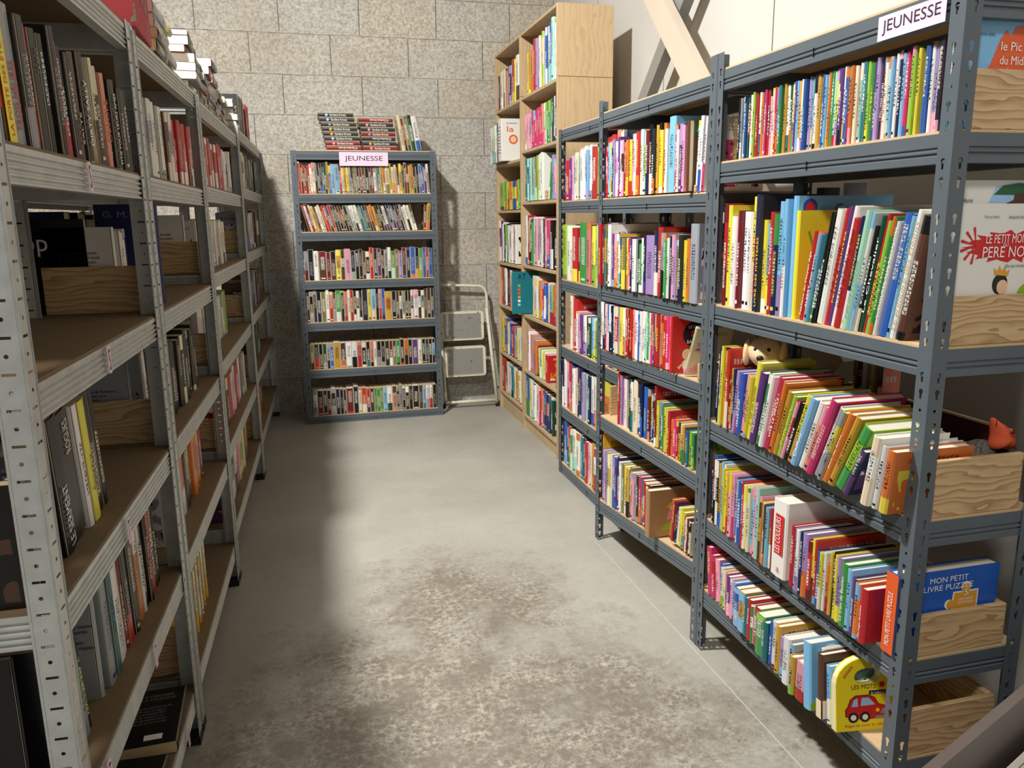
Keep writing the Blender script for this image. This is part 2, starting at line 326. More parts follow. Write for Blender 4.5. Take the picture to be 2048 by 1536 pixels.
# ------------------------------------------------------------------ shelving racks
def key_hole(cx, cy, r=.0052):
    a = disc(cx, cy+.004, r, n=10, a0=-55, a1=235)
    return a + [(cx-.0022, cy-.011), (cx+.0022, cy-.011)]
def slot_hole(cx, cy):
    return [(cx-.009, cy-.002), (cx+.009, cy-.002), (cx+.009, cy+.002), (cx-.009, cy+.002)]
def round_hole(cx, cy): return disc(cx, cy, .0032, n=8)
_post = {}
def post_mesh(style, h):
    if (style, h) in _post: return _post[(style, h)]
    W = .036 if style == 'grey' else .040; cell = .1/3 if style == 'grey' else .025
    mb = MB(); n = int(h/cell + .5); cell = h/n
    for side in (0, 1):
        for i in range(n):
            z0, z1 = i*cell, (i+1)*cell; cz = (z0+z1)/2
            rect = [(0, z0), (W, z0), (W, z1), (0, z1)]
            if style == 'grey': hole = key_hole(W/2+.002, cz) if i % 3 != 2 else (round_hole(W/2, cz) if i % 9 == 2 else None)
            else: hole = slot_hole(W/2, cz) if i % 2 == 0 else round_hole(W/2, cz)
            P = (lambda p: (p[0], 0, p[1])) if side == 0 else (lambda p: (0, p[0], p[1]))
            b = len(mb.v)
            if hole:
                loops = [[Vector((*p, 0)) for p in rect], [Vector((*p, 0)) for p in hole]]
                tris = tessellate_polygon(loops); mb.v += [P(p) for p in rect+hole]
                for t in tris: mb.face(tuple(b+k for k in (t if side == 0 else reversed(t))))
            else:
                mb.v += [P(p) for p in rect]; mb.face((b, b+1, b+2, b+3) if side == 0 else (b+3, b+2, b+1, b))
    if style != 'grey':       # raised lip lines of the pressed profile
        for k in (.0015, .036): mb.box(k, k+.0018, -.0016, 0, 0, h); mb.box(-.0016, 0, k, k+.0018, 0, h)
    else:
        mb.box(-.001, .0035, -.001, .0035, 0, h)
    me = mb.mesh('post', M['grey_steel'] if style == 'grey' else M['zinc']); _post[(style, h)] = me; return me
def beam_profile(style):
    if style == 'grey':      # (depth, height) seen from the end, front face at depth 0
        return [(.022, 0), (0, 0), (0, -.024), (.003, -.026), (.003, -.029), (-.0005, -.031), (-.0005, -.034), (.003, -.036), (.003, -.039), (0, -.041), (0, -.054), (.022, -.054)]
    p = [(.022, 0), (0, 0), (0, -.006)]
    for k in range(4):
        z = -.006-k*.0105; p += [(.0, z-.003), (.0045, z-.0055), (.0045, z-.0085), (0, z-.0105)]
    return p + [(0, -.052), (.022, -.052)]
def rack(name, label, origin, ang, L, D, levels, H, style, board, posts=((1, 1), (1, 1)), group=None, sag=0):
    """local x runs along the front, y into the depth, front face at y = 0; levels = (z at x=0, z at x=L)"""
    t = empty(name, origin, ang, label=label, cat='shelving rack', group=group)
    pm = post_mesh(style, H); m = M['grey_steel'] if style == 'grey' else M['zinc']
    for ix, x in enumerate((0, L)):
        for iy, y in enumerate((0, D)):
            if posts[ix][iy]:
                p = link('post', pm, t, (x, y, 0)); p.scale = (1 if ix == 0 else -1, 1 if iy == 0 else -1, 1)
                if style != 'grey':
                    s1 = 1 if ix == 0 else -1; s2 = 1 if iy == 0 else -1
                    f = MB(); xs = sorted((x-.003*s1, x+.043*s1)); ys = sorted((y-.003*s2, y+.043*s2)); f.box(xs[0], xs[1], ys[0], ys[1], 0, .022); f.build('foot', M['black_plastic'], p).matrix_parent_inverse = p.matrix_basis.inverted()
    prof = beam_profile(style)
    for z0, z1 in levels:
        f = lambda x: z0 + (z1-z0)*x/L
        g = .0015
        MB().prism(prof, lambda p, k: ((g, L-g)[k], p[0]+.0022, f((g, L-g)[k])+p[1])).build('front_beam', m, t)
        MB().prism(prof, lambda p, k: ((g, L-g)[k], D-.0022-p[0], f((g, L-g)[k])+p[1])).build('rear_beam', m, t)
        MB().prism(prof, lambda p, k: (p[0]+.0022, (.026, D-.026)[k], f(0)+p[1])).build('side_beam', m, t)
        MB().prism(prof, lambda p, k: (L-.0022-p[0], (.026, D-.026)[k], f(L)+p[1])).build('side_beam', m, t)
        if style == 'grey':
            mb = MB(); xm = L*.5; mb.box(xm-.001, xm+.001, .0, .003, f(xm)-.042, f(xm)-.022); mb.build('beam_seam', M['black_plastic'], t)
        b = MB(); e = .004 if style == 'grey' else .006
        b.prism([(.004, .0045), (.004, D-.0045), (L-.004, D-.0045), (L-.004, .0045)], lambda p, k: (p[0], p[1], f(p[0])+(.0002, .0052)[k])); b.build('shelf_board', M[board], t)
    return t
R90 = -math.pi/2
RK = dict(R1=(1.148, 1.243, 2.122), R2=(1.148, 2.125, 3.045), R3=(1.279, 3.075, 3.965))
LEV = dict(R1=[(1.753, 1.753), (1.504, 1.504), (1.103, 1.103), (.755, .752), (.443, .443), (.207, .207)],
           R2=[(1.75, 1.75), (1.428, 1.424), (1.087, 1.096), (.828, .858), (.548, .564), (.176, .27)],
           R3=[(1.787, 1.783), (1.437, 1.434), (1.045, 1.043), (.698, .696), (.371, .371), (.057, .057)])
RL = dict(R1='dark grey bolted rack under the handwritten sign, filled with picture books', R2='dark grey rack with its top board bare, between handwritten-sign rack and low floor-level rack',
          R3='dark grey rack standing against the tall wooden bookcase')
for k, (x, y0, y1) in RK.items():
    rack('grey_shelving_rack', RL[k], (x, y1, 0), R90, y1-y0, .30, LEV[k], 1.80 if k != 'R3' else 1.792, 'grey', 'chip')
SX0, SX1, SY = -.044, .885, 5.415
SLEV = [1.797, 1.525, 1.283, .968, .690, .371, .05]
rack('grey_shelving_rack', 'dark grey rack standing against the concrete block wall, printed pink sign on top', (SX0, SY, 0), 0, SX1-SX0, .30, [(z, z) for z in SLEV], 1.80, 'grey', 'chip')
LK = {'L12': (1.18, 2.062), 'L23': (2.078, 3.02), 'L34': (3.035, 4.32), 'L45': (4.335, 5.765)}
LLEV = {'L12': [1.79, 1.466, 1.14, .812, .488, .15], 'L23': [1.79, 1.468, 1.141, .81, .489, .16], 'L34': [1.775, 1.485, 1.175, .845, .52, .21], 'L45': [1.82, 1.53, 1.20, .87, .55, .21]}
LN = {'L12': 'front galvanised rack', 'L23': 'second galvanised rack', 'L34': 'third galvanised rack', 'L45': 'last galvanised rack'}
LLAB = {'L12': 'galvanised steel rack at the aisle mouth, pink S and T labels on its beams', 'L23': 'galvanised steel rack with a lettered red box and pale paperbacks on top',
        'L34': 'galvanised steel rack in mid row with dark piled books on top', 'L45': 'galvanised steel rack meeting the concrete block wall'}
KX = .029
def lx(y): return -.348 + KX*(y-2.07)
LA = math.atan2(1, KX)
for k, (y0, y1) in LK.items():
    rack('galvanised_shelving_rack', LLAB[k], (lx(y0), y0, 0), LA, (y1-y0)*math.hypot(1, KX), .30, [(z, z) for z in LLEV[k]], {'L12': 1.80, 'L23': 1.80, 'L34': 1.79, 'L45': 1.83}[k], 'zinc', 'mdf')
# racks of the neighbouring aisle, seen through the gaps
rack('galvanised_shelving_rack', 'galvanised steel rack standing back to back behind the front one, books turned away', (lx(3.9)-.63, 3.9, 0), LA-math.pi, 2.6, .30, [(z, z) for z in (1.79, 1.466, 1.14, .812, .488, .15)], 1.80, 'zinc', 'mdf')
rack('galvanised_shelving_rack', 'galvanised steel rack across the neighbouring aisle, glimpsed through the upper gap', (-2.05, 2.6, 0), math.pi/2, 2.9, .30, [(z, z) for z in (1.79, 1.34, .9, .45, .1)], 1.80, 'zinc', 'mdf')

# ------------------------------------------------------------------ tall wooden bookcase
def bookcase(y0, y1, label, levels):
    x0, x1 = 1.335, 1.645; T = .017
    t = empty('wooden_bookcase', ((x0+x1)/2, (y0+y1)/2, 0), label=label, cat='bookcase')
    def P(name, *a, m='birch'): 
        cx, cy = (x0+x1)/2, (y0+y1)/2
        o = MB().box(a[0]-cx, a[1]-cx, a[2]-cy, a[3]-cy, a[4], a[5]).build(name, M[m], t); return bevel(o, .0012, 1)
    for y in (y0, y1-T):
        P('side_panel', x0, x1, y, y+T, 0, 2.082); P('upper_side_panel', x0, x1, y, y+T, 2.084, 2.44)
    P('back_panel', x1-.006, x1, y0+T, y1-T, .06, 2.43)
    P('top_panel', x0, x1, y0+T, y1-T, 2.423, 2.44)
    P('plinth', x0+.02, x0+.035, y0+T, y1-T, 0, levels[-1]-T)
    for z in levels: P('shelf_board', x0+.001, x1-.006, y0+T, y1-T, z-T, z, m='birch_edge' if False else 'birch')
    for z in (2.0, 2.2):
        mb = MB()
        for k in range(6): mb.tube([(-.1, y0+.0-(y0+y1)/2+T-.0005, z-.03*k), (-.1, y0-(y0+y1)/2+T+.0008, z-.03*k)], .003, 6)
        mb.build('peg_hole_row', M['p_ink'], t)
    return t
BLN = [2.075, 1.763, 1.457, 1.071, .758, .40, .099]; BLF = [2.075, 1.723, 1.412, 1.058, .76, .419, .13]
bookcase(4.17, 4.905, 'tall birch bookcase whose full side panel rises above the grey racks', BLN)
bookcase(4.907, 5.56, 'tall birch bookcase standing in the corner beside the step stool', BLF)

# ------------------------------------------------------------------ books
PAL = dict(w=(.90, .89, .86), c=(.88, .83, .68), y=(.94, .87, .20), Y=(.84, .64, .16), o=(.90, .47, .15), r=(.80, .13, .13), R=(.48, .09, .12), p=(.93, .60, .70),
           m=(.86, .17, .42), v=(.64, .55, .78), V=(.38, .20, .50), b=(.14, .36, .72), B=(.09, .13, .32), l=(.48, .72, .88), t=(.12, .46, .50), g=(.22, .60, .27),
           G=(.08, .30, .20), L=(.60, .79, .22), k=(.045, .045, .05), K=(.15, .15, .165), n=(.34, .21, .13), s=(.60, .61, .63), a=(.90, .52, .43), e=(.52, .50, .27), z=(.62, .85, .76))
CN = dict(w='white', c='cream', y='yellow', Y='mustard', o='orange', r='red', R='maroon', p='pink', m='magenta', v='lilac', V='purple', b='blue', B='navy', l='sky-blue', t='teal', g='green',
          G='dark-green', L='lime', k='black', K='charcoal', n='brown', s='grey', a='salmon', e='olive', z='mint')
LIGHT = set('wcyYoplLzsva')
def book_geo(t, d, h, side, hard=True):
    """cover shell and page block; spine on x = 0, book reaches towards side*x, y from 0 to t, z from 0 to h"""
    c = min(.0022 if hard else .0008, t*.22); r = min(t*.22, .004); o = .003 if hard else .0005
    bul = min(.0025, t*.12)
    out = [(d, 0), (r, 0), (0, r), (-bul, t/2), (0, t-r), (r, t), (d, t)]
    inn = [(d, t-c), (c+r*.3, t-c), (c, t/2), (c+r*.3, c), (d, c)]
    lp = out + inn; n = len(lp)
    V = [(side*x, y, 0) for x, y in lp] + [(side*x, y, h) for x, y in lp]
    Fc = []; place = []; part = []
    def add(f, uv, p):
        if side < 0: f = f[::-1]; uv = uv[::-1]
        Fc.append(f); place.append(uv); part.append(p)
    for i in range(n):
        j = (i+1) % n; f = (i, i+n, j+n, j)
        if 1 <= i <= 4:      # spine strips
            ua = lp[i][1]; ub = lp[j][1]
            if side > 0: ua, ub = t-ua, t-ub
            add(f, [(ua, 0), (ua, h), (ub, h), (ub, 0)], 0)
        elif i in (0, 5):    # covers
            ua = lp[i][0]; ub = lp[j][0]
            if (side > 0 and i == 5) or (side < 0 and i == 0): ua, ub = d-ua, d-ub
            add(f, [(ua, 0), (ua, h), (ub, h), (ub, 0)], 1)
        else: add(f, [(0, 0)]*4, 2)
    idx = [(0, 1, 10, 11), (1, 2, 10), (2, 3, 9, 10), (3, 4, 8, 9), (4, 5, 8), (5, 6, 7, 8)]
    for q_ in idx:
        add(tuple(q_)[::1], [(0, 0)]*len(q_), 2); add(tuple(i+n for i in reversed(q_)), [(0, 0)]*len(q_), 2)
    x0, x1, y0, y1, z0, z1 = side*(c+.0005), side*(d-o), c, t-c, o, h-o
    if side < 0: x0, x1 = x1, x0
    PV = [(x, y, z) for x in (x0, x1) for y in (y0, y1) for z in (z0, z1)]
    PF = [(0, 1, 3, 2), (4, 6, 7, 5), (0, 4, 5, 1), (2, 3, 7, 6), (0, 2, 6, 4), (1, 5, 7, 3)]
    return V, Fc, place, part, PV, PF
def paint(me, rec):
    """rec: per face (place list, part, A, B, C, W, H, seed)"""
    pl, a, b, c, dm = [], [], [], [], []
    for uv, part, A, B, C, W, H, W2, seed in rec:
        ww = W if part == 0 else W2
        for x, y in uv: pl += (x, y, part); a += (*A, 1); b += (*B, 1); c += (*C, 1); dm += (ww, H, seed)
    for nm, dat, ty in (('place', pl, 'FLOAT_VECTOR'), ('col_a', a, 'FLOAT_COLOR'), ('col_b', b, 'FLOAT_COLOR'), ('col_c', c, 'FLOAT_COLOR'), ('dims', dm, 'FLOAT_VECTOR')):
        at = me.attributes.new(nm, ty, 'CORNER'); at.data.foreach_set('vector' if ty == 'FLOAT_VECTOR' else 'color', dat)
def shade3(k, r):
    c = PAL[k]; f = (.95 if sum(c) < 2.2 else .99) + r.uniform(-.08, .06); g = sum(c)/3; return srgb(tuple(min(.93, max(.01, (x*.87+g*.13)*f+r.uniform(-.02, .02))) for x in c))

BOOKS = []       # every book as a spec; built at the end
_last_row = [0]
def row(spec, x, yf, yn, z, rowname, cat='picture book', side=1, h=(.15, .17), d=(.2, .24), lean=0, hard=True, jx=.006, fill=1.0, paper='paper', axis='y', zf=None, xn=None, group=None):
    """books between yf and yn (first token at yf). lean in degrees, positive leaning towards yn"""
    toks = spec.split(); items = []
    for tk in toks:
        hm = None; tm = 1.0; ln = None
        if '/' in tk: tk, s_ = tk.split('/'); ln = float(s_)
        if '@' in tk: tk, s_ = tk.split('@'); hm = float(s_)
        if '*' in tk: tk, s_ = tk.split('*'); tm = float(s_)
        a, b = (tk.split(':')+[None])[:2] if ':' in tk else (tk, None)
        items.append([a, b, tm*rnd.uniform(.85, 1.18), hm if hm else rnd.uniform(*h), ln])
    cur = lean; lastlean = None; gaps = []
    for it in items:
        if it[4] is not None: cur = it[4]
        it[4] = cur + (rnd.uniform(-.6, .6) if cur else rnd.uniform(-.35, .35)*0)
        g = 0
        if lastlean is not None:
            if cur*1. >= 0 and lastlean > cur + .01: g = it[3]*(math.tan(math.radians(lastlean))-math.tan(math.radians(cur)))
            if cur < lastlean and cur < 0: g = 0
        gaps.append(max(0, g)); lastlean = it[4]
    span = abs(yn-yf)
    tail = max(0, items[-1][3]*math.sin(math.radians(items[-1][4]))) * .0
    avail = span*fill - sum(gaps) - tail
    tot = sum(it[2]/math.cos(math.radians(it[4])) for it in items); k = avail/tot
    dirn = 1 if yn > yf else -1; pos = yf; out = []
    for i, it in enumerate(items):
        pos += dirn*gaps[i]; t = it[2]*k*.965; step = it[2]*k/math.cos(math.radians(it[4]))
        a = it[4]; near = pos + dirn*step
        dd = min(rnd.uniform(*d), .275)
        r = random.Random(rnd.random())
        b = it[1] or rnd.choice('wyroblgpkct' if cat == 'picture book' else 'wkKnRBsGYc')
        cc = 'k' if it[0] in LIGHT and rnd.random() < .6 else ('B' if it[0] in LIGHT else rnd.choice('wwwwyc' if cat == 'picture book' else 'wwsc'))
        frac = (pos-yf)/(yn-yf) if yn != yf else 0
        zz = z + ((zf-z)*(1-frac) if zf is not None else 0)
        sp = dict(t=t, d=dd, h=it[3], A=shade3(it[0], r), B=shade3(b, r), C=shade3(cc, r), seed=rnd.random(), side=side, x=(x if xn is None else x+(xn-x)*frac)+rnd.uniform(-jx, jx), lo=min(pos, near), hi=max(pos, near), z=zz+.0056,
                  lean=a*(-dirn), cat=cat, row=rowname, code=it[0], hard=hard, paper=paper, axis=axis, prev=None, nxt=None, keep=False, kids=[], group=group, bare=False, ang=0, w=it[2], bc=it[1])
        out.append(sp); pos = near
    for i, sp in enumerate(out):
        sp['prev'] = out[i-1]['code'] if i else None; sp['nxt'] = out[i+1]['code'] if i+1 < len(out) else None; sp['i'] = i; sp['n'] = len(out)
    BOOKS.extend(out); return out
def place_book(sp):
    """location and rotation for a standing book"""
    th = math.radians(sp['lean'] if sp['axis'] == 'y' else -sp['lean']); t = sp['t']
    # local y from 0..t maps to world y (axis y) or world x (axis x, spine facing -y)
    if th >= 0: off = 0; zz = 0; base = sp['lo']
    else: base = sp['hi'] - t*math.cos(th); zz = t*math.sin(-th)
    if sp['axis'] == 'y': return (sp['x'], base, sp['z']+zz), (th, 0, sp['ang'])
    # back rack: spine faces -y; local x -> +y, local y -> +x needs a mirror: use rotation of 90 and reversed order
    return (sp['hi'] if th >= 0 else sp['lo'] + t*math.cos(th), sp['x'], sp['z']+zz), (th, 0, math.pi/2)
def one_book(t, d, h, A, B, C, x, y, z, label, cat, rowname, lean=0, side=1, hard=True, paper='paper', ang=0, seed=None, bare=False, rz=None, group=None, rot=None, name=None):
    sp = dict(t=t, d=d, h=h, A=srgb(PAL[A]), B=srgb(PAL[B]), C=srgb(PAL[C]), seed=seed if seed is not None else rnd.random(), side=side, x=x, lo=y, hi=y+t/math.cos(math.radians(lean)), z=z, lean=lean, cat=cat, row=rowname,
              code=A, hard=hard, paper=paper, axis='y', prev=None, nxt=None, keep=True, kids=[], label=label, group=group, bare=bare, ang=ang, rot=rot, i=0, n=1, w=1, bc=None)
    if name: sp['name'] = name
    BOOKS.append(sp); return sp

RN = {('R1', 0): 'row under the handwritten sign', ('R1', 1): 'tall row two below handwritten sign', ('R1', 2): 'leaning row of handwritten-sign rack', ('R1', 3): 'upright row beneath the leaning row', ('R1', 4): 'bottom row of handwritten-sign rack',
      ('R2', 0): 'top row of bare-topped rack', ('R2', 1): 'second row of bare-topped rack', ('R2', 2): 'even-topped third row of bare-topped rack', ('R2', 3): 'fourth row of bare-topped rack', ('R2', 4): 'bottom row of bare-topped rack',
      ('R3', 0): 'top row of rack beside bookcase', ('R3', 1): 'second row of rack beside bookcase', ('R3', 2): 'third row of rack beside bookcase', ('R3', 3): 'fourth row of rack beside bookcase', ('R3', 4): 'bottom row of rack beside bookcase'}
X1 = 1.158
# --- R1
row('K s*.8 l b g r n w L r a w o b m R p Y c r v g m Y w G c w V l Y w b v l g w Y Y b l c o g z y w V w b Y o c a z t L g V v K a w c l V w B l m w L B y V b w v w K r w t', X1+.016, 2.035, 1.282, 1.504, RN['R1', 0], h=(.160, .168), d=(.13, .15), hard=False)
r1b = row('r:R*1.3@.285 y:n*1.2@.28 w:b*1.2@.25 p:m*1.2@.26 R@.265 w:l*1.3@.262 w@.26 y*1.2@.30 B:k*1@.305 K:G*1.3@.30 y:w@.24 l:y@.232 r:o*1.3@.26 B:g*1.6@.255 l:v*1.3@.285 l:w*.8@.29',
    X1, 2.065, 1.755, 1.103, RN['R1', 1], d=(.22, .25))
r1l = [None] + row('r*1.5@.215/11 o:r*1.2@.215 l:t*1.1@.21 t@.21 k*.8@.26 w:k*1.9@.265 r:o@.268 V:p@.272 w*1.5@.272 r:a*1.9@.245 B:w*1.1@.25 z*1.5@.262 w:l@.258 k:c@.23 G:L*1.2@.25 r@.255 L:g@.24 g@.25 w:L@.24 b:r*2.2@.255 l:w*.9@.25 w:o*1.2@.262 n:k*1.9@.25',
    X1, 1.700, 1.335, 1.103, RN['R1', 1], d=(.2, .25))
r1c = row('B*1.5@.225/2 w*1.1@.215 y*1.1@.232 Y*1.8@.232 r*1.2@.228 Y@.226 B@.21 v:l*1.7@.225/6 r:v*.6@.21 b:v*1.9@.222/5 p*1.4@.245/8 y:l*1.5@.225 y:Y*1.9@.22/9 V:v*1.9@.20/12 g:w*1.6@.205/13 w:s*1.2@.20 m:V*1.7@.205/15 r*1.6@.20 o:r*1.2@.198 Y:n*1.6@.18/17 L:g*1.4@.175/18 r:p*1.2@.165/19 k*1@.165 y:Y*1.8@.19/20 l:b*1.7@.19 w:B*1.6@.185 a:p*1.4@.18/21 m:l*1.8@.205/22 w:s*2.1@.19/23 y:s*1.1@.19 o:r*1.5@.19 Y:L*1.8@.19/25 L:g*2.6@.175/27 B:V*1.3@.12/24 w*1.8@.155/9 w:v*1.4@.14/8 o:y*2.2@.135/6',
    X1-.008, 2.064, 1.282, .757, RN['R1', 2], d=(.15, .19), jx=.006, xn=1.102)
r1g = row('R:k@.2 b:w*1.2@.21 w:k@.20 B:w@.2 Y*2.2@.195 l:b@.205 w@.2 y:w@.19 y*1.2@.185 Y*1.1@.185 Y@.185 p*1.5@.19 p:m*1.3@.188 v:m@.188 n:Y*1.2@.185 l:w@.185 b:l*2@.185 r:w*1.3@.19 c:y*1.5@.185 y:c@.185 c:g*1.2@.185 l:p*2@.19 g:w@.18 p*1.1@.20 z:c*1.5@.2 p:g@.18 Y:n@.17 c@.17 n:o@.168 l:b*1.3@.165 r:w@.165',
    X1-.006, 2.065, 1.715, .443, RN['R1', 3], d=(.15, .2), jx=.006, xn=1.128)
r1d = row('r:p*1.5@.16 v:s*1.3@.158 w:v*1.1@.16 B*1.2@.16 v*1.8@.162 r:R*1.5@.15 y:n@.16 r@.16 b:l*1.6@.138 y:w@.14 w:l@.145 o:r*1@.12 Y:o*1@.152 k@.158 y:w*1@.155 v:y*2.1@.155',
    1.125, 1.62, 1.42, .443, RN['R1', 3], d=(.15, .2), jx=.005)
r1e = row('g:l*1.7@.15 l:w@.145 V:m*1.5@.13 o:l*1.2@.128 r*2@.125', 1.12, 1.42, 1.325, .443, RN['R1', 3], d=(.15, .18))
r1f = row('m:w*2.1@.15/-6 r:m*1.5@.135 p:m*1.6@.13 b:L@.13/-2 w:L@.125 c:y@.12 a:o*1.1@.122 V:p*1.5@.12 p:w*1@.12 l:r*1@.12/0 b:l*2.4@.115 Y:l*2@.12 t:B*1.3@.115 r:n*1.9@.12 w:g*1@.11 r:w*2@.115 g:L*2.6@.115 t:B*1.7@.11 b:r@.12 w:r*1.5@.13 Y:o*1.6@.13 v:l*1.5@.11 w*2@.125 s:l*1.4@.12 Y:L*1.5@.10 p:r*2.6@.1',
    X1-.006, 2.06, 1.475, .207, RN['R1', 4], d=(.12, .15), jx=.006, xn=1.082)
# --- R2
row('p:r*1.2@.19 r:l@.188 l:b@.2 z:y@.2 k:v@.205 v:p@.21 p:w@.2 V:m@.215 w:V@.2 n:p*1.3@.2 r:a@.19 g:R@.19 o:y*1.3@.195 y:r@.195 n@.2 p:m*1.2@.21 w:c@.21 r:o*1.3@.215 c:w*1.4@.22 l:w@.21 L:z@.21 R:B*1.2@.21 w:p@.2 k:w*1.7@.225 K:o@.21 Y:y*1.1@.22 k:y*1.1@.225 y*1.8@.2 o:r*1.1@.22 w:o@.2 l:r*2.6@.235 r:a*1.1@.205 w:r@.19 V:v*1.2@.205 p:w@.2',
    X1-.004, 2.985, 2.33, 1.43, RN['R2', 0], d=(.18, .23), jx=.006)
row('w:y*1.5@.205/3 y:w@.2 w:b*2@.215/4 s:w@.21 w:m*1.5@.21', X1-.004, 2.245, 2.185, 1.426, RN['R2', 0], d=(.16, .2), fill=.9)
row('r:o*1.2@.235 r*1.7@.225 n:R@.22 Y:t*.8@.235 t*1.6@.21 w:s*1.6@.235 V:l*1.2@.2 p:o*1.7@.2 Y:w*1.1@.2 w:l@.19 B:k*1.6@.19 e:y*1.9@.188 y:o@.188 m:p*1.6@.185 w:y@.18 V:B@.19 w:b*1.9@.185 k:n*1.2@.185 g:w*1@.17 w@.19 B:V@.2 v:a*4.2@.20 B:w*1.7@.215 r:o*2.1@.228 s:k*2.2@.21 g:o@.205 w:r@.205 B:w*1.1@.2 p:V*1.5@.205 v:l*1.1@.19 Y:w*1.2@.19 K:B*1.7@.205 y:Y*1.2@.19 o:Y*1.2@.195 s:w*3@.24',
    X1-.018, 3.01, 2.195, 1.092, RN['R2', 1], d=(.16, .22), jx=.006)
row('c:w@.19 w:B@.185 B:w@.185 w:r*1.1@.183 p:w@.183 b:w*1.6@.183 w:k@.183 B:k*1.3@.18 w:l@.18 r*2.6@.182 v:s@.18 y*2.4@.18 w:a@.18 r:n@.178 o:r@.18 R:n@.178 r:R@.178 a:r@.18 p:w*1.2@.178 w:p*1.4@.178 b:l*1.2@.178 w:r*1.3@.178 w*1.6@.18 z:w@.18 g:w*1.1@.178 w:c@.178 a:m*1.3@.178 V:R@.176 Y@.178 r*1.4@.178 w:r*1.2@.178 o:r*1@.178 r:a*1.4@.178 m:p*1.4@.178 p*1.6@.178 w:s*1.1@.178',
    X1-.012, 3.006, 2.335, .858, RN['R2', 2], d=(.13, .15), jx=.004, zf=.832)
row('r:o*1.2@.21 v:w@.2 w@.2 p:c@.19 w:r@.19 n:w@.2 w:z*1.3@.195 K@.2 w:t@.19 c:w*2@.205 w:k@.2 G@.185 B:b*1.4@.195 b*1.9@.19 v:s*1.4@.185 R:a@.16 y@.17 B:l@.17',
    X1+.012, 2.85, 2.52, .564, RN['R2', 3], d=(.16, .2), jx=.01, zf=.550)
row('r:w*1.1@.215 R:w*1.1@.165 y:L*1@.165 v:V*2@.165 g:z*1.3@.16 y:k*1.4@.155 c:n@.15 r*1.2@.15 o*1.4@.125 m:p*1.6@.13 r@.13 Y:n*1.3@.13 c:g*1.2@.128 Y:g@.125 B:t@.12 t:b@.118 L:w*1.6@.118 g:L@.118',
    X1-.004, 2.50, 2.19, .564, RN['R2', 3], d=(.15, .19), jx=.004)
row('v:s*1.3@.225 v:p@.225 v*1@.222 s:v@.22 Y:c*1.1@.22 c:p@.218 b:v*1.7@.218 V@.215 B:V*1.5@.222 w:p@.205 e:k*1.1@.2 y*2@.195 Y*1.4@.193 e:K@.2 p:v*1.3@.185 s:p*1.3@.183 n:s@.18 m:o@.18 t:b*1.6@.172 r*1.4@.168 c:r@.166 n:c@.165',
    X1-.004, 3.0, 2.50, .245, RN['R2', 4], d=(.2, .235), jx=.005, zf=.178)
row('o:y*1.5@.15/7 r*1.3@.148/6 R:B@.145 B:w@.14 w:z*1.8@.135/5 y:o*1.6@.14 y*2@.13 r:R*1.4@.12/3 w:c@.12 R:p@.118 k:c@.118 c:k@.115',
    X1-.004, 2.345, 2.19, .272, RN['R2', 4], d=(.13, .16), jx=.004)
# --- R3
X3 = 1.289
row('m:b*1.2@.195 r*1.4@.19 V:w@.2 p:Y*1.1@.21 a:p@.2 z:w@.22 c:Y*1.1@.22 s:w@.2 w*1.5@.235 w:v*1.1@.24 l:v*1.1@.22 w:s@.24 R:w@.23 r*1.6@.225 L:k*1.1@.235 k:y@.22 V:w@.225 w:a@.24 r:n*1.3@.25 a:r@.25 r:a*1.4@.255 a*1.5@.27 w:n@.26 w:c*1.3@.265',
    X3, 3.90, 3.12, 1.437, RN['R3', 0], d=(.18, .23), jx=.006)
row('L:e*2@.275 w*1.8@.27 w:c@.262 r*2@.26 R@.26 g:r*3.6@.285 a:o*1.3@.285 G:e@.275 y:L*1.1@.27 L@.27 c:g@.275 e:L@.275 y:c@.27 z:s@.26 w:b*1.3@.285 k:R*1.5@.26 v:V*1.6@.22 m:v@.28',
    X3, 3.93, 3.13, 1.045, RN['R3', 1], d=(.2, .25), jx=.006)
row('c:w@.27 r*2.4@.26 w:Y@.2 p:R@.2 V:s@.19 w:v*1.3@.19 B:t*1.2@.19 G:w@.19 l:L*1.4@.19 w:y@.19 L:w*1.2@.185 p:w*1.4@.19 w:s@.2 G*1.1@.19 g:w*1@.2 n:k*1.3@.18 K:s@.175 B@.16 a:r*1.4@.17',
    X3, 3.80, 3.13, .70, RN['R3', 2], d=(.18, .22), jx=.006)
row('B:w@.25 w:p@.26 p:m*1.6@.262 r:o*1.4@.25 b:t@.24 w:y*1.3@.23 c:w*1.2@.24 V:B@.25 B*1.3@.25 v:l*1.2@.235 z:L*1.6@.235 B@.235 w*1.6@.24 w:a*1.2@.245 y:p@.22 p:c@.235 v:s@.235 o:y*2.6@.255 Y:r@.25 s:K@.25 K:B*1.2@.265 p:n@.235 m:s@.23',
    X3, 3.93, 3.12, .373, RN['R3', 3], d=(.17, .22), jx=.006)
row('b:l*1.6@.24 B@.235 r:g*1.5@.225 g:w@.22 w:z*1.8@.225 w*1.4@.225 t:z*1.3@.215 B:V@.215 r:p*1.2@.21 p:c@.21 c:o*1.2@.215 Y:c*1.2@.23 w:r@.215 c:Y@.215 a:n*1.3@.21 w:a@.2 n:Y*1.2@.22 w:b*2@.2 c:w*1.4@.215 G:w@.2',
    X3, 3.93, 3.12, .059, RN['R3', 4], d=(.18, .22), jx=.006)
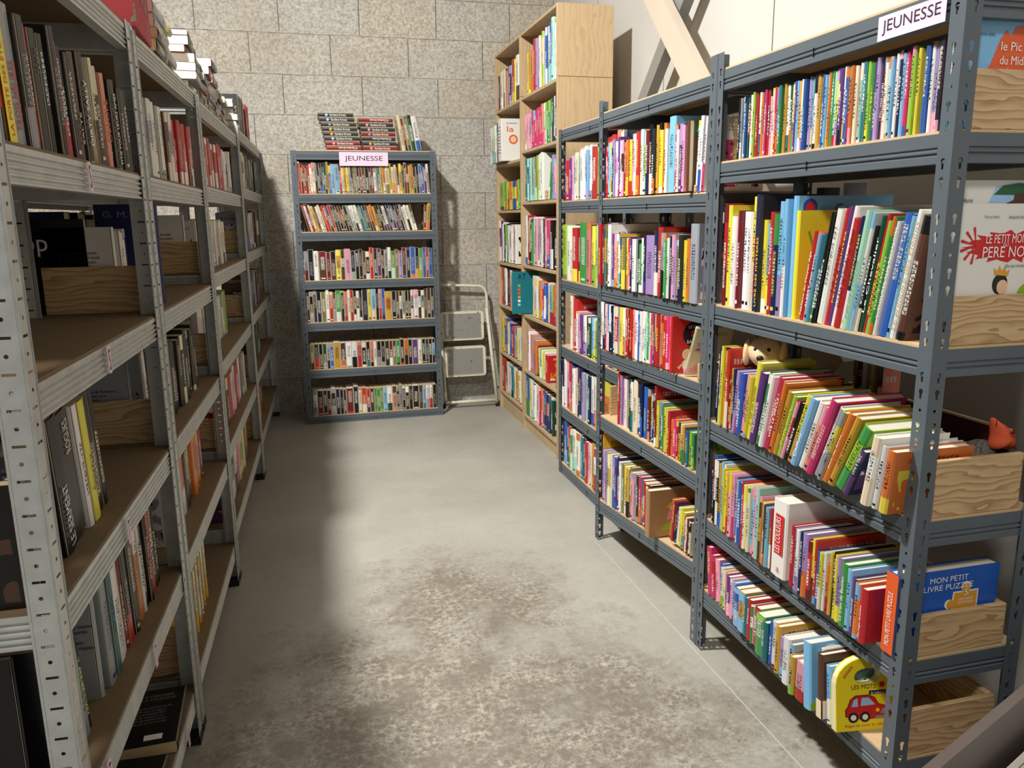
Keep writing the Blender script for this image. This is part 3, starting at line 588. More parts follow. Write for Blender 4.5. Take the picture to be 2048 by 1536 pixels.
# --- tall bookcase
XB = 1.352
BRN = lambda a, i: ('corner bookcase' if a else 'side-panelled bookcase') + ', ' + ['uppermost row', 'second row', 'third row', 'fourth row', 'fifth row', 'sixth row', 'floor-level row'][i]
row('y:c*1.2@.23 Y:y*1.2@.24 a:o*1.2@.235 r:a@.24 r@.28 v:w@.275 w:K@.28 c:w@.275 G:y@.28 c:L@.285 l:t*1.2@.28 b:w@.29 w:z*1.2@.29 b:l*1.5@.3 z:w*1.5@.315 w:L@.3 w:c*1.5@.31', XB, 4.80, 4.19, 2.075, BRN(0, 0), h=(.26, .3), d=(.2, .24))
row('p:w*1.2@.2 p@.2 p@.2 p:w@.2 s:p@.2 m*1.2@.205 m@.205 m@.2 m:r@.21 m@.21 m:p@.21 a:m@.22 w:p@.22 L:c@.22 g:w*1.2@.22 g:L*1.2@.22 g@.225 G:g@.225 w:B@.23 n:V@.23 r:p@.23', XB, 4.88, 4.19, 1.763, BRN(0, 1), d=(.14, .17), jx=.003)
row('t*1.6@.25 t:z*1.3@.25 t:l@.25 z*1.2@.25 s:z*1.3@.25 z:g@.25 e:z*1.2@.25 L:c@.255 c:w@.255 w:v*1.2@.26 w*1.3@.265', XB, 4.87, 4.50, 1.457, BRN(0, 2), d=(.2, .24), jx=.003)
row('v:b*1.6@.235 l:w@.21 p:v*1.2@.19 p@.19 w:s@.18', XB, 4.33, 4.20, 1.457, BRN(0, 2), d=(.16, .2))
row('w*1.4@.30 r:a*1.6@.30 w@.285 K:s*1.4@.28 g:K@.27 w*1.7@.29 p:w*1.5@.28 s:w@.28 p:c*1.5@.28 w@.27 B@.28 p:a@.28 m:b*2.4@.27 a:o@.27 k:w*1.6@.27 K:g*1.6@.24 r:n*1.6@.23', XB, 4.88, 4.19, 1.071, BRN(0, 3), d=(.2, .24))
row('c:w*1.2@.25/0 w*1.5@.25 w@.24 w:n*1.2@.23 o:Y*1.6@.23 w:p@.22 r:l*1.1@.22 w@.21 b:r*1.6@.22 c:w*1.2@.23 l:r*2.2@.22 L:r@.21 o:r*1.5@.225 v:a*1.2@.21 w:z@.2', XB, 4.72, 4.19, .758, BRN(0, 4), d=(.2, .24))
row('p:v*1.4@.26 w:b*1.3@.25 a:o*1.5@.235 v:s*1.2@.22 s:p@.22 o:a*1.8@.215 o:k*1.2@.205 R:y@.19 c:L@.18 L:w@.18 w:z*1.2@.175 y:c@.17 w@.17 r:o*1.8@.16', XB, 4.85, 4.40, .40, BRN(0, 5), d=(.18, .22))
row('b*2@.26 y:z*1.1@.25 c:w@.25 w:l@.25 c:K*1.3@.24 w:R*1.6@.24 c@.235 c:w*1.2@.23 p:c@.23 r:c*1.1@.23 a:p*1.2@.23 r@.23 B*1.6@.23 a:B*2.1@.225 B@.22 w:B*1.5@.22 G:w@.21', XB, 4.88, 4.30, .099, BRN(0, 6), d=(.2, .24), hard=True)
row('V:n@.22 w@.23 c:w*1.5@.235 w:c@.235 c:e@.235 w:y@.235 a:n*1.2@.23 b:w@.24 B:v*1.2@.235 a:w@.235 r:y*1.9@.26 y:r@.25 w:n*2.4@.265 k:y@.26 w:s@.27', XB, 5.53, 4.93, 2.075, BRN(1, 0), d=(.2, .24))
row('w*1.4@.235 w:c@.235 v:B*1.3@.235 w*1.2@.235 L:z*1.2@.235 w:l*1.5@.24 w@.24 c:w*1@.24 B*1.4@.25', XB-.06, 5.54, 5.33, 1.723, BRN(1, 1), d=(.2, .24), jx=.002)
row('L:V*3@.18 L:y*1@.18 g:b@.185 L:Y@.18 y:r*1.2@.18 o:Y@.18 r:c@.175 y:L*1.2@.18 y:b*3@.18 o:y@.18 L:y@.185 g:L@.185 y:Y*1.1@.185 R:g@.18', XB, 5.53, 4.93, 1.412, BRN(1, 2), d=(.14, .18), jx=.003)
row('V:w@.28 w:k@.27 w:c@.26 G:w@.255 L:w*.8@.26 k:w*.8@.26 w:L@.25 w@.25 Y:w*.8@.25 w:s*1@.255 w:c@.255 o:w@.25 w:k@.25', XB, 5.55, 5.10, 1.058, BRN(1, 3), d=(.2, .24))
row('r:o*1.6@.26 c:w@.26 z:t*1.3@.255 w:g@.255 k:G*1.1@.255 R:w*1.1@.25 w@.25 w:L@.24 o*1.9@.235 w:a*1.1@.23 c:y*1.6@.23 c:w@.22 w@.24 p:r*1.4@.23 r:p*1.3@.22', XB, 5.53, 4.94, .76, BRN(1, 4), d=(.2, .24))
row('y:l*1.6@.24 b:Y*1.6@.24 a:v@.22 b:s*1.3@.22 c:w@.22 b*1.3@.22 B@.22 r:m*1.4@.21 l:v*1.1@.2 w:g*1.3@.21 y:c@.21 w:L*1.2@.2 G:w@.2 c:w@.21 w:k@.19', XB, 5.53, 4.94, .419, BRN(1, 5), d=(.2, .24))
row('r*1.8@.24 r:o@.24 n:c@.22 c:y*1.3@.225 w:l*1.4@.22 s:l*1.2@.21 t@.21 w:c*1.3@.215 c:w@.2 Y:c*1.8@.2 w:r@.21 w:p@.19 y:k*1.9@.215 Y:w@.21', XB, 5.53, 4.94, .132, BRN(1, 6), d=(.2, .24))

# --- rack against the block wall: novels; first token at the left end of the photo
YS = SY+.012
SN = ['top row', 'second row', 'third row', 'fourth row', 'fifth row', 'lowest row']
SRN = lambda i: SN[i] + ' of block-wall rack'
kw = dict(cat='novel', hard=False, axis='x', jx=.004)
XA_, XB_ = SX0+.040, SX1-.040
row('r:w*1.1 R:k n:r R:B r:a w:p c:a s:K B:k K:b t:G G:B Y:L@.2 b:y l:b*1.6@.185 l:z*1.6@.185 m:R@.18 c:y Y:c y:s s:n K:s e:K s:G K:n R:n*1.2 n:R k:K*1.5 B:n R:r w:s s:t t:s Y:o*1.3 o:w*1 c:e*1.6 Y:c c:Y c:a n:c Y:y*1.1@.19 K:e R:v c:n Y:n@.18 o:Y k:G*1.3@.17 k:B*1.3 b:l@.19 b:V@.18 V:b*1.3@.17 s:w*1.2@.19', YS, XA_, XB_, SLEV[1], SRN(0), h=(.165, .2), d=(.11, .13), lean=-2.5, **kw)
row('R:r w:c R:n c:w Y:c n:e w:c c:n a:r r:w*1.2 V:B r:o K:s B:K n:k r:K k:B K:g*1.2 s:K w:s*1.1 w:K w:g t:z*1.4 t:s G:B n:K o:n*1.3 o:c Y:G K:L k:B K:s w:V B:w k:s b:B V:K*1.2 B:V k:G s:k w:n*1.1 w:k w:n*1.1 n:w', YS, XA_+.045, XB_-.09, SLEV[2], SRN(1), h=(.165, .178), d=(.11, .13), lean=-15, **kw)
row('n:R*1.2@.17/4 Y:o*1.2@.185/4', YS, XB_-.055, XB_-.012, SLEV[2], SRN(1), d=(.11, .13), **kw)
row('s*1@.19 k*1.4@.2 w:s*1.5@.19 n:R*2.2@.185 R:n@.18 n:k*1.3@.185 Y:y*1.5@.195 c:n*1.1@.195 p:s*1.5@.2 K:s*1.1 B:k*1.1@.19 K:V n:K k:w r*1@.205 K:s@.2 V:K@.2 k:n@.19 s:B*1.1@.19 w:K@.205 g:z@.18 e:n@.19 v:m*1.1@.18 n:R*1.1@.2 B:V@.2 b:o*1.5@.205 k:Y*1@.2 g:L@.195 b:t*.9@.2 r:b*.9@.2 b:B@.195', YS, XA_, XB_, SLEV[3], SRN(2), h=(.18, .2), d=(.12, .14), **kw)
row('K@.2 k:s*1.2@.205 K:s*1.2@.21 k*1.3@.2 e:k*1.3@.2 w@.215 r:c*1.1@.2 n:s@.195 g:w*1.5@.21 K:L@.205 a:r@.2 w:r@.21 r:m*1.1@.21 k:w@.2 k:w@.2 k:w@.2 K:s*1.7@.21 y*1.1@.21 l*1.5@.21 k:w@.21 p:r@.21 b:B*1.3@.21 o:Y*2.1@.19 k:n*1.5@.19 n:s@.19 w:K@.19 s:w@.19 k:w@.19 k:s@.19 B:w@.195 w:p*1.5@.195 w@.19 t:w@.19 n:B@.2 n:K*1.2@.205 B*.9@.205', YS, XA_, XB_, SLEV[4], SRN(3), d=(.12, .14), **kw)
row('e:n*1.2@.17 K:r*1.2@.17 k:G@.17 G:s@.17 s:B@.17 b:s@.17 Y:n*1.8@.175 n:o*1.5@.17 w:s*1.8@.17 w:k*1.5@.17 r:a*1.3@.17 k:w*1.3@.17 k:t*1.3@.17 a:k@.17 w:p@.17 k:s*1.3@.17 k:s@.17 K:w*1.2@.17 R:w@.17 e:G*1.1@.17 g:K*1.1@.17 k:r*1.2@.175 o:k*1.2@.17 k:r@.172 V:v*1.7@.17 w:c*1.3@.17 k:y*1@.17 t:K*1.1@.17 k:w*1.1@.17 l:B*1.1@.17', YS, XA_, XB_, SLEV[5], SRN(4), d=(.12, .14), **kw)
row('w:s*1.2@.175 k:R*1.5@.17 k:n*1.1@.17 k:R*1.2@.17 K:s*1.4@.18 B:k*1.1@.175 k:b@.175 B:V@.17 R:r*2.2@.175 k:n*1.5@.185 c:R*1.1@.17 r:w*1.3@.17 r:B@.165 n:c*1.2@.165 g:k*1@.165 g:L*1@.165 g:G@.165 l:z*1.1@.165 w*1.5@.165 a:n*1.5@.17 k:s@.165 s:w@.175 k:w@.165 k:w@.165 k:w@.165 k:s*1.7@.165 n:K*1.2@.165 l:t*1@.165 w:s@.165 w:r@.165 k*1.2@.165', YS, XA_, XB_, SLEV[6], SRN(5), d=(.12, .14), **kw)

# --- galvanised racks: adult paperbacks; first token nearest the camera
LR = ['upper row', 'second row', 'third row', 'fourth row', 'floor row']
def LRN(k, i): return LR[i] + ' of ' + LN[k]
lk = dict(cat='novel', side=-1, hard=False, paper='old_paper')
def lrow(k, i, spec, y0, y1, setb=.03, **kk):
    z = LLEV[k][i+1]; a = dict(lk); a.update(kk)
    return row(spec, lx(y0)-setb, y0, y1, z, LRN(k, i), xn=lx(y1)-setb, **a)
lrow('L12', 0, 'k*1.6@.19 k:n*1@.2 k*.8@.19', 1.20, 1.262, .012, d=(.13, .15), lean=-4)
la = lrow('L12', 0, 's:p*1.8@.19 K:s*1.5@.185 r:n*1@.18 k*1.2@.18 K*1.1@.18 k:s*1.1@.198 r:k*1.2@.182 k:r@.18 K:r@.175 n:w@.182 k:w*1.5@.188 n:c@.18 c:n*.8@.19 k:c*1.3@.18 n:K@.18 a:n*1.3@.178 k:K@.17 k:w*1.4@.175 k:s@.18 k*1.1@.17 K@.17', 1.312, 2.0, .012, d=(.13, .15), lean=-5)
lrow('L12', 1, 'Y:c*1.2@.25 c:Y*1.2@.24 w:n@.22', 1.20, 1.262, .18, d=(.05, .06))
lrow('L12', 2, 'k:n*1.1@.19 r*1.2@.19', 1.20, 1.245, .045, d=(.14, .15), lean=-3)
lc = lrow('L12', 2, 's:k*1@.22 c:n*1.4@.22 V:k*1.8@.235 k:w*1.8@.24 K:n*3.2@.235 w*1.2@.235 y:k*1.5@.235 k*1.8@.24 k:n*1.2@.245', 1.262, 1.665, .045, d=(.15, .17), lean=-7)
ld = lrow('L12', 3, 'K:w*2@.225 w:k*1.6@.22 s:g*1.8@.22 k:s*.8@.22', 1.29, 1.40, .045, d=(.15, .17), lean=-8)
le = lrow('L12', 3, 's:K*2@.22 t:k*1.4@.225 w*2.6@.235 R:k@.23 k:r*1.8@.23 K:k*1.8@.235 k:K@.235 o:w*1.4@.23 w:o*1@.25 k*1.6@.25 k:n@.24 r:R*1.8@.235 k:s*1.2@.23 k@.23', 1.515, 1.99, .045, d=(.15, .17), lean=-3)
lrow('L23', 0, 's:w*1.2 s:w s:w*1.2 w:s s:w w:s c:n*1.2 n:c s:w*1.4 w:s*1.2 r:w r:w*1 r:w r:w r:w r r:w r:w', 2.10, 2.92, .012, h=(.175, .19), d=(.12, .13), lean=-2)
lrow('L23', 1, 'V:v*1.2@.19 v:V@.18 w:s*1.2@.17', 2.22, 2.30, .12, d=(.10, .11), lean=-3)
lrow('L23', 2, 'k:s*1.3 k K:r k:s*1.2 k:R K k:c k*1.2 K:k k:s k K', 2.22, 2.85, .05, h=(.20, .215), d=(.14, .15))
lrow('L23', 3, 'w:s@.2 w:p*1@.2 r:w*1.3@.2 w:K@.2 o:w*1.3@.21 K:o@.2 c:n*1.3@.21 o:c*1.6@.2 o:Y@.2 w:o@.19 r@.2', 2.20, 2.85, .06, d=(.13, .15), lean=-2)
lrow('L34', 0, 'r:w*1.1 r:w r:w*1 r:w r:w r:w r r:w r:w w:s*1.3 w:c*1.5 w:s', 3.15, 3.95, .012, h=(.165, .18), d=(.11, .12), lean=-2)
lrow('L34', 1, 'w:r r:p*1.1 w:r w:V*1.2 V:w@.19 w c:w w:c c w:c w:s c:V w:c s:w', 3.12, 3.95, .05, h=(.175, .19), d=(.12, .13), lean=-2)
lrow('L34', 2, 'w:p c:r*1.2 s:c c:w Y:c*1.3 c:Y y:c c:w*1.2 w:c w:s L:w*1.1 L', 3.12, 3.97, .08, h=(.18, .21), d=(.12, .13), lean=-3)
lrow('L34', 3, 'w:r r:o c:o*2@.2 n:c r:w*1.6 w:p*1.3 p:w r:p p:r w:k*1.3 s:w w:c', 3.12, 4.15, .04, h=(.18, .205), d=(.12, .13), lean=-3)
lrow('L34', 4, 'V:R*1.3 R:V n:k k:w w:n*1.1 c:p p:c*1.2 L:y*1.2 w:c c:Y Y:n', 3.10, 4.05, .04, h=(.17, .2), d=(.12, .13), lean=-3)
lrow('L45', 0, 'R:r*1.4 Y:c*1.2 n:c w:s k:s K:w s:k k:w n:k K k:w', 4.40, 5.6, .02, h=(.17, .2), d=(.12, .13), lean=-2)
lrow('L45', 1, 's:w b:w K:b*1.2 w:s B:w w:b k:w*1.3 n:k w:K', 4.40, 5.4, .02, h=(.19, .22), d=(.12, .13), lean=-2)
lrow('L45', 2, 'n:K*1.3 K:n B:V s:v*1.2 k K:k*1.3 n:c', 4.40, 5.4, .02, h=(.19, .22), d=(.12, .13), lean=-2)
lrow('L45', 3, 'K k:n t:G*2@.26 G:t*1.3@.26 n:c', 4.45, 5.3, .05, h=(.19, .2), d=(.12, .13), lean=-2)
lrow('L45', 4, 'c:Y Y:c*1.2 n:o o:Y c:n', 4.40, 5.1, .04, h=(.17, .2), d=(.12, .13), lean=-2)
# fore-edges of the rack standing back to back, and the row glimpsed across the next aisle
row('c:n c:k*1.4 k:c c*1.2 k:c*1.2 n:c c:k c k:w*1.6 B:k*1.5 c:n*1.2 c:R r:c k:c*1.2 c:k B c:w k:c*1.2 c n:k*1.3 c:b', -.885, 1.5, 3.3, 1.143, 'fore-edge row behind the front galvanised rack', cat='novel', side=1, xn=-.845, hard=True, h=(.20, .25), d=(.13, .14), paper='old_paper')
row(' '.join(random.Random(3).choice(['k:w', 'K:s', 'k:s', 's:k', 'w:k', 'k', 'w:r']) for _ in range(70)), -2.02, 2.65, 5.4, 1.34, 'row across the neighbouring aisle', cat='novel', side=-1, hard=False, h=(.17, .2), d=(.12, .13))
# ------------------------------------------------------------------ titled books
def T(sp, s, color='p_white', c=.5, ln=.6, wd=.5, up=True, dy=0):
    def f(ob, sp=sp):
        t, h, sd = sp['t'], sp['h'], sp['side']; x = -sd*(min(.0025, t*.12)+.0007)
        sg = 1 if up else -1
        put_text(s, (x, t/2+dy*t, h*c), (0, 0, sg), (0, sg*sd, 0), h*ln, t*wd, color, ob)
    sp['kids'].append(f); sp['keep'] = True; sp['seed'] = .02 if sp['seed'] > 2 else sp['seed']; sp['bare'] = True
def CT(sp, s, color, u, v, wd, ht, **k):          # lettering on the cover that faces the aisle mouth
    def f(ob):
        x = sp['side']*sp['d']*u if sp['side'] > 0 else -sp['d']*(1-u)
        put_text(s, (x, -.0006, sp['h']*v), (1, 0, 0), (0, 0, 1), wd, ht, color, ob, **k)
    sp['kids'].append(f); sp['keep'] = True; sp['bare'] = True
def CP(sp, pts, color, name, lift=.0005):
    def f(ob):
        poly([(p[0], p[1]) for p in pts], (0, 0, 0), (1, 0, 0), (0, 0, 1), color, ob, name, lift)
    sp['kids'].append(f); sp['keep'] = True; sp['bare'] = True
def SP(sp, z0, z1, y0, y1, color, name='spine_panel'):
    def f(ob):
        t = sp['t']; sd = sp['side']; x = -sd*(min(.0025, t*.12)+.0001); xs = sorted((x, x-sd*.0004))
        MB().box(xs[0], xs[1], t*y0, t*y1, sp['h']*z0, sp['h']*z1).build(name, M[color], ob)
    sp['kids'].append(f); sp['keep'] = True
for b_ in r1c[:12]: b_['d'] = .088
for b_ in r1c[5:12]: b_['h'] = min(b_['h'], .176)
T(r1l[1], 'Fabliaux du Moyen Age', 'p_white', .42, .72, .45)
T(r1l[2], 'ALBERT mon corps', 'p_white', .45, .6, .45)
T(r1l[6], 'LES SORCIERES', 'p_ink', .6, .5, .25, up=False)
T(r1l[7], 'LA MAGIE', 'p_ink', .5, .4, .4)
T(r1l[8], 'PETITS CONTES', 'p_yellow', .5, .6, .4)
T(r1l[10], 'Droles de chiens de Noel', 'p_ink', .55, .7, .3)
T(r1l[12], 'un petit conte de la petite poule', 'p_ink', .35, .5, .4)
T(r1l[15], 'Le Chevalier', 'p_white', .5, .65, .5)
T(r1l[19], 'AVENTURES AUX ROYAUMES', 'p_white', .55, .8, .35)
T(r1l[22], 'Le grimoire des Enfants', 'p_gold', .5, .84, .55)
T(r1b[9], 'LIVRE DES MYSTERES', 'p_yellow', .35, .6, .45)
T(r1b[8], 'DINOSAURES', 'p_red', .4, .5, .5)
T(r1c[0], 'LES SEPT MERVEILLES DU MONDE', 'p_white', .55, .72, .38, up=False)
T(r1c[17], 'VIVE LE SIECLE !', 'p_white', .5, .62, .5)
T(r1c[12], 'C est ma famille', 'p_brown', .45, .5, .35)
T(r1c[20], 'Petit ours', 'p_yellow', .5, .6, .5)
T(r1c[24], 'Caillou', 'p_white', .3, .35, .45)
T(r1c[30], 'Jour de foret', 'p_white', .45, .5, .3)
T(r1g[27] if len(r1g) > 27 else r1g[-1], 'mon imagier', 'p_ink', .5, .5, .4)
lc_ = max([b for b in BOOKS if b['row'] == RN['R1', 3]], key=lambda b: 0)
# the thick white title stands between the two upright runs
wb = one_book(.062, .17, .205, 'w', 'w', 'r', 1.128, 1.640, .449, 'thick white picture book with a red title plate, row beneath the leaning row', 'picture book', RN['R1', 3])
SP(wb, .30, .82, .15, .72, 'p_red'); 
def _lc(ob): put_text('LES COULEURS', (-.0038, .030, .205*.56), (0, 0, 1), (0, 1, 0), .094, .020, 'p_white', ob); 
wb['kids'].append(_lc); wb['bare'] = True; wb['seed'] = .03
def _ib(ob):
    put_text('iii', (-.0032, .026, .205*.1), (0, 0, 1), (0, 1, 0), .012, .012, 'p_red', ob)
wb['kids'].append(_ib)
T(r1d[12], 'Le livre des petites betes', 'p_ink', .5, .6, .35)
T(r1e[0], 'Le train de Bastien', 'p_white', .45, .7, .42)
T(r1e[2], 'LIVRE PISCINE', 'p_white', .4, .5, .3)
T(r1e[4], 'Mon imagier des animaux', 'p_white', .4, .6, .35)
T(r1f[15], 'LA FERME', 'p_white', .55, .5, .5); T(r1f[17], 'LES MOTS', 'p_white', .6, .4, .4); T(r1f[12], 'Le loup', 'p_white', .6, .45, .35)
T(r1f[13], 'Chante', 'p_white', .6, .4, .35)
# books whose cover faces the aisle mouth at the near end of the rack
pu = one_book(.034, .252, .180, 'b', 'o', 'w', 1.146, 1.2685, .4486, 'chunky blue puzzle book, orange spine, standing cover-out behind a pine board', 'picture book', RN['R1', 3])
SP(pu, 0, 1, .0, 1, 'p_orange')
def _pu(ob): put_text('MON PETIT LIVRE PUZZLE', (-.0042, .017, .078), (0, 0, 1), (0, 1, 0), .12, .013, 'p_white', ob)
pu['kids'].append(_pu)
CT(pu, 'MON PETIT', 'p_white', .49, .885, .096, .0125); CT(pu, 'LIVRE PUZZLE', 'p_white', .49, .785, .124, .0125)
def jig():
    p = []; cx, cy = .170, .100; w_, h_ = .058, .050
    x0, x1, y0, y1 = cx-w_/2, cx+w_/2, cy-h_/2, cy+h_/2
    p += [(x0, y0), (x1, y0), (x1, y1)] + [(cx+.011*math.cos(math.radians(a)), y1+.008+.011*math.sin(math.radians(a))) for a in range(-50, 231, 20)] + [(x0, y1)]
    p += [(x0-.008+.010*math.cos(math.radians(a)), cy+.010*math.sin(math.radians(a))) for a in range(50, 311, 20)]
    return p
CP(pu, [((x-.170)*1.1+.170, (y-.100)*1.1+.100) for x, y in jig()], 'p_white', 'puzzle_piece_border'); CP(pu, jig(), 'p_gold', 'puzzle_piece', .0009)
def _p5(ob): put_text('5', (.170, -.0014, .124), (1, 0, 0), (0, 0, 1), .011, .014, 'p_white', ob); put_text('HISTOIRES', (.170, -.0014, .109), (1, 0, 0), (0, 0, 1), .036, .005, 'p_white', ob); put_text('ET PUZZLES', (.170, -.0014, .1015), (1, 0, 0), (0, 0, 1), .038, .006, 'p_white', ob)
pu['kids'].append(_p5)
nl = one_book(.012, .256, .268, 'w', 'w', 'r', 1.158, 1.2655, 1.1086, 'large white Christmas picture book, red title splash, cover-out behind a pine board', 'picture book', RN['R1', 1])
star = []
for i in range(40):
    a = 2*math.pi*i/40; r = 1+.18*math.sin(i*2.6)
    star.append((.165+.095*math.cos(a)*r, .187+.028*math.sin(a)*r))
CP(nl, star, 'p_red', 'title_splash')
for k in range(6):
    a = math.radians(100+k*32); c0 = (.085, .19); 
    CP(nl, [(c0[0]+.001, c0[1]), (c0[0]+.034*math.cos(a)-.003*math.sin(a), c0[1]+.034*math.sin(a)+.003*math.cos(a)), (c0[0]+.036*math.cos(a), c0[1]+.036*math.sin(a)), (c0[0]+.034*math.cos(a)+.003*math.sin(a), c0[1]+.034*math.sin(a)-.003*math.cos(a))], 'p_red', 'snowflake_arm', .0009)
def _nl(ob):
    for s_, x, z, w_, h_, c_ in (('Thierry Robin', .115, .243, .036, .006, 'p_navy'), ('Alexandre Reverdin', .18, .243, .05, .006, 'p_navy'), ('LE PETIT MONDE', .165, .202, .115, .017, 'p_white'), ('DU', .155, .190, .012, .006, 'p_white'), ('PERE NOEL', .165, .177, .125, .021, 'p_white'), ('Elle veut chanter...', .185, .150, .05, .006, 'p_navy')):
        put_text(s_, (x, -.0013, z), (1, 0, 0), (0, 0, 1), w_, h_, c_, ob)
    E_ = ((1, 0, 0), (0, 0, 1))
    poly(disc(.152, .115, .018, .020), (0, 0, 0), *E_, 'p_ink', ob, 'drawn_hair', .0006); poly(disc(.158, .109, .013, .014), (0, 0, 0), *E_, 'p_skin', ob, 'drawn_face', .0009)
    poly([(.136, .133), (.134, .147), (.142, .139), (.147, .151), (.153, .140), (.161, .150), (.163, .138), (.172, .143), (.168, .130)], (0, 0, 0), *E_, 'p_gold', ob, 'drawn_crown', .001)
    poly([(.146, .094), (.158, .094), (.164, .078), (.150, .045), (.140, .030), (.136, .031), (.146, .055), (.142, .078)], (0, 0, 0), *E_, 'p_green', ob, 'drawn_dress', .0008)
    poly(disc(.225, .085, .032), (0, 0, 0), *E_, 'p_green', ob, 'round_badge', .0006); poly([(.193, .083), (.257, .083), (.257, .093), (.193, .093)], (0, 0, 0), *E_, 'p_lime', ob, 'badge_band', .001)
    put_text('ma premiere', (.225, -.0016, .088), *E_, .042, .006, 'p_white', ob); put_text('BD', (.225, -.0012, .070), *E_, .024, .014, 'p_ink', ob)
    poly([(.020, .030), (.045, .032), (.075, .026), (.072, .020), (.045, .024), (.020, .020)], (0, 0, 0), *E_, 'p_red', ob, 'drawn_sleigh', .0006)
    poly([(.030, .045), (.060, .068), (.085, .074), (.085, .077), (.058, .072), (.028, .050)], (0, 0, 0), *E_, 'p_red', ob, 'drawn_lead', .0006); poly(disc(.090, .077, .006), (0, 0, 0), *E_, 'p_grey', ob, 'drawn_bell', .0006)
nl['kids'].append(_nl)
n2 = one_book(.010, .262, .312, 'w', 'w', 'k', 1.158, 1.281, 1.1086, 'tallest white picture book with a drawn tree, behind the Christmas book', 'picture book', RN['R1', 1])
def _n2(ob):
    E_ = ((1, 0, 0), (0, 0, 1))
    poly([(.12, .27), (.135, .30), (.18, .308), (.24, .305), (.25, .285), (.22, .27)], (0, 0, 0), *E_, 'p_sky', ob, 'drawn_sky', .0005); poly([(.13, .285), (.15, .302), (.19, .307), (.235, .302), (.245, .288), (.20, .284)], (0, 0, 0), *E_, 'p_darkgreen', ob, 'drawn_leafage', .0008)
    poly([(.16, .268), (.178, .275), (.18, .288), (.205, .288), (.208, .275), (.23, .268)], (0, 0, 0), *E_, 'p_brown', ob, 'drawn_trunk', .001); put_text('rue Hariot', (.065, -.0007, .275), *E_, .036, .008, 'p_ink', ob)
n2['kids'].append(_n2); n2['bare'] = True
pm = one_book(.009, .245, .192, 'l', 'o', 'w', 1.158, 1.2655, 1.5096, 'picture book with an orange mountain on its cover, cover-out behind a pine board', 'picture book', RN['R1', 0])
def _pm(ob):
    E_ = ((1, 0, 0), (0, 0, 1))
    poly([(.036, .06), (.075, .115), (.093, .16), (.105, .175), (.115, .165), (.125, .182), (.142, .184), (.16, .17), (.19, .187), (.24, .15), (.24, .06)], (0, 0, 0), *E_, 'p_orange', ob, 'drawn_mountain', .0005)
    poly([(.05, .06), (.08, .102), (.12, .088), (.16, .10), (.24, .09), (.24, .06)], (0, 0, 0), *E_, 'p_purple', ob, 'drawn_slope', .0009)
    for s_, x, z, w_ in (('le Pic', .117, .147, .046), ('du Midi', .122, .123, .056), ('d Ossau', .12, .101, .054)): put_text(s_, (x, -.0015, z), *E_, w_, .015, 'p_white', ob)
    put_text('HORS SERIE', (.062, -.0008, .166), *E_, .034, .005, 'p_navy', ob)
pm['kids'].append(_pm); pm['bare'] = True
# R1 second row: two books turned cover-out
win = one_book(.014, .20, .262, 'y', 'L', 'g', 1.160, 1.712, 1.1086, 'yellow comic album with a green scrawled title, in the tall row', 'picture book', RN['R1', 1])
def _win(ob):
    E_ = ((1, 0, 0), (0, 0, 1))
    pts = [(.03, .215), (.045, .175), (.055, .205), (.068, .17), (.085, .222), (.098, .182), (.108, .215), (.122, .185), (.14, .22), (.15, .20), (.16, .215), (.175, .20), (.172, .19), (.155, .20), (.145, .185), (.125, .168), (.11, .195), (.095, .162), (.084, .20), (.068, .148), (.055, .185), (.045, .155), (.025, .21)]
    poly(pts, (0, 0, 0), *E_, 'p_green', ob, 'scrawled_title', .0006)
    poly([(.03, .05), (.05, .09), (.09, .12), (.12, .09), (.11, .05), (.07, .03)], (0, 0, 0), *E_, 'p_gold', ob, 'printed_figure', .0006)
win['kids'].append(_win); win['bare'] = True
coe = one_book(.020, .27, .297, 'l', 'p', 'V', 1.164, 1.729, 1.1086, 'tall sky-blue picture book with a heart on its cover, behind the yellow comic', 'picture book', RN['R1', 1])
def _coe(ob):
    E_ = ((1, 0, 0), (0, 0, 1)); put_text('Coeur', (.15, -.0008, .265), *E_, .09, .026, 'p_navy', ob)
    poly(disc(.035, .27, .020), (0, 0, 0), *E_, 'p_blue', ob, 'round_emblem', .0005); poly(disc(.035, .27, .012), (0, 0, 0), *E_, 'p_red', ob, 'emblem_heart', .0008)
coe['kids'].append(_coe); coe['bare'] = True
# R1 bottom row, near end
B0 = .2126
one_book(.030, .15, .165, 'l', 'y', 'w', 1.086, 1.442, B0, 'board book with a sunflower on its sky-blue cover, bottom of handwritten-sign rack', 'picture book', RN['R1', 4], lean=-6)
sf = BOOKS[-1]
def _sf(ob):
    E_ = ((1, 0, 0), (0, 0, 1)); poly(disc(.055, .13, .028), (0, 0, 0), *E_, 'p_white', ob, 'drawn_moon_face', .0005)
    for x in (.046, .060): poly(disc(x, .133, .003, .006, 10), (0, 0, 0), *E_, 'p_ink', ob, 'drawn_eye', .0008)
    poly([(.06+(.026 if k % 2 else .017)*math.cos(math.radians(k*15)), .075+(.026 if k % 2 else .017)*math.sin(math.radians(k*15))) for k in range(24)], (0, 0, 0), *E_, 'p_yellow', ob, 'sunflower_petals', .0009)
    poly(disc(.06, .075, .012), (0, 0, 0), *E_, 'p_brown', ob, 'sunflower_heart', .0012); poly([(.057, .0), (.061, .0), (.061, .05), (.057, .05)], (0, 0, 0), *E_, 'p_darkgreen', ob, 'sunflower_stem', .0008)
    MB().box(.001, .149, -.0007, 0, .001, .02).build('grass_band', M['p_lime'], ob)
sf['kids'].append(_sf); sf['bare'] = True
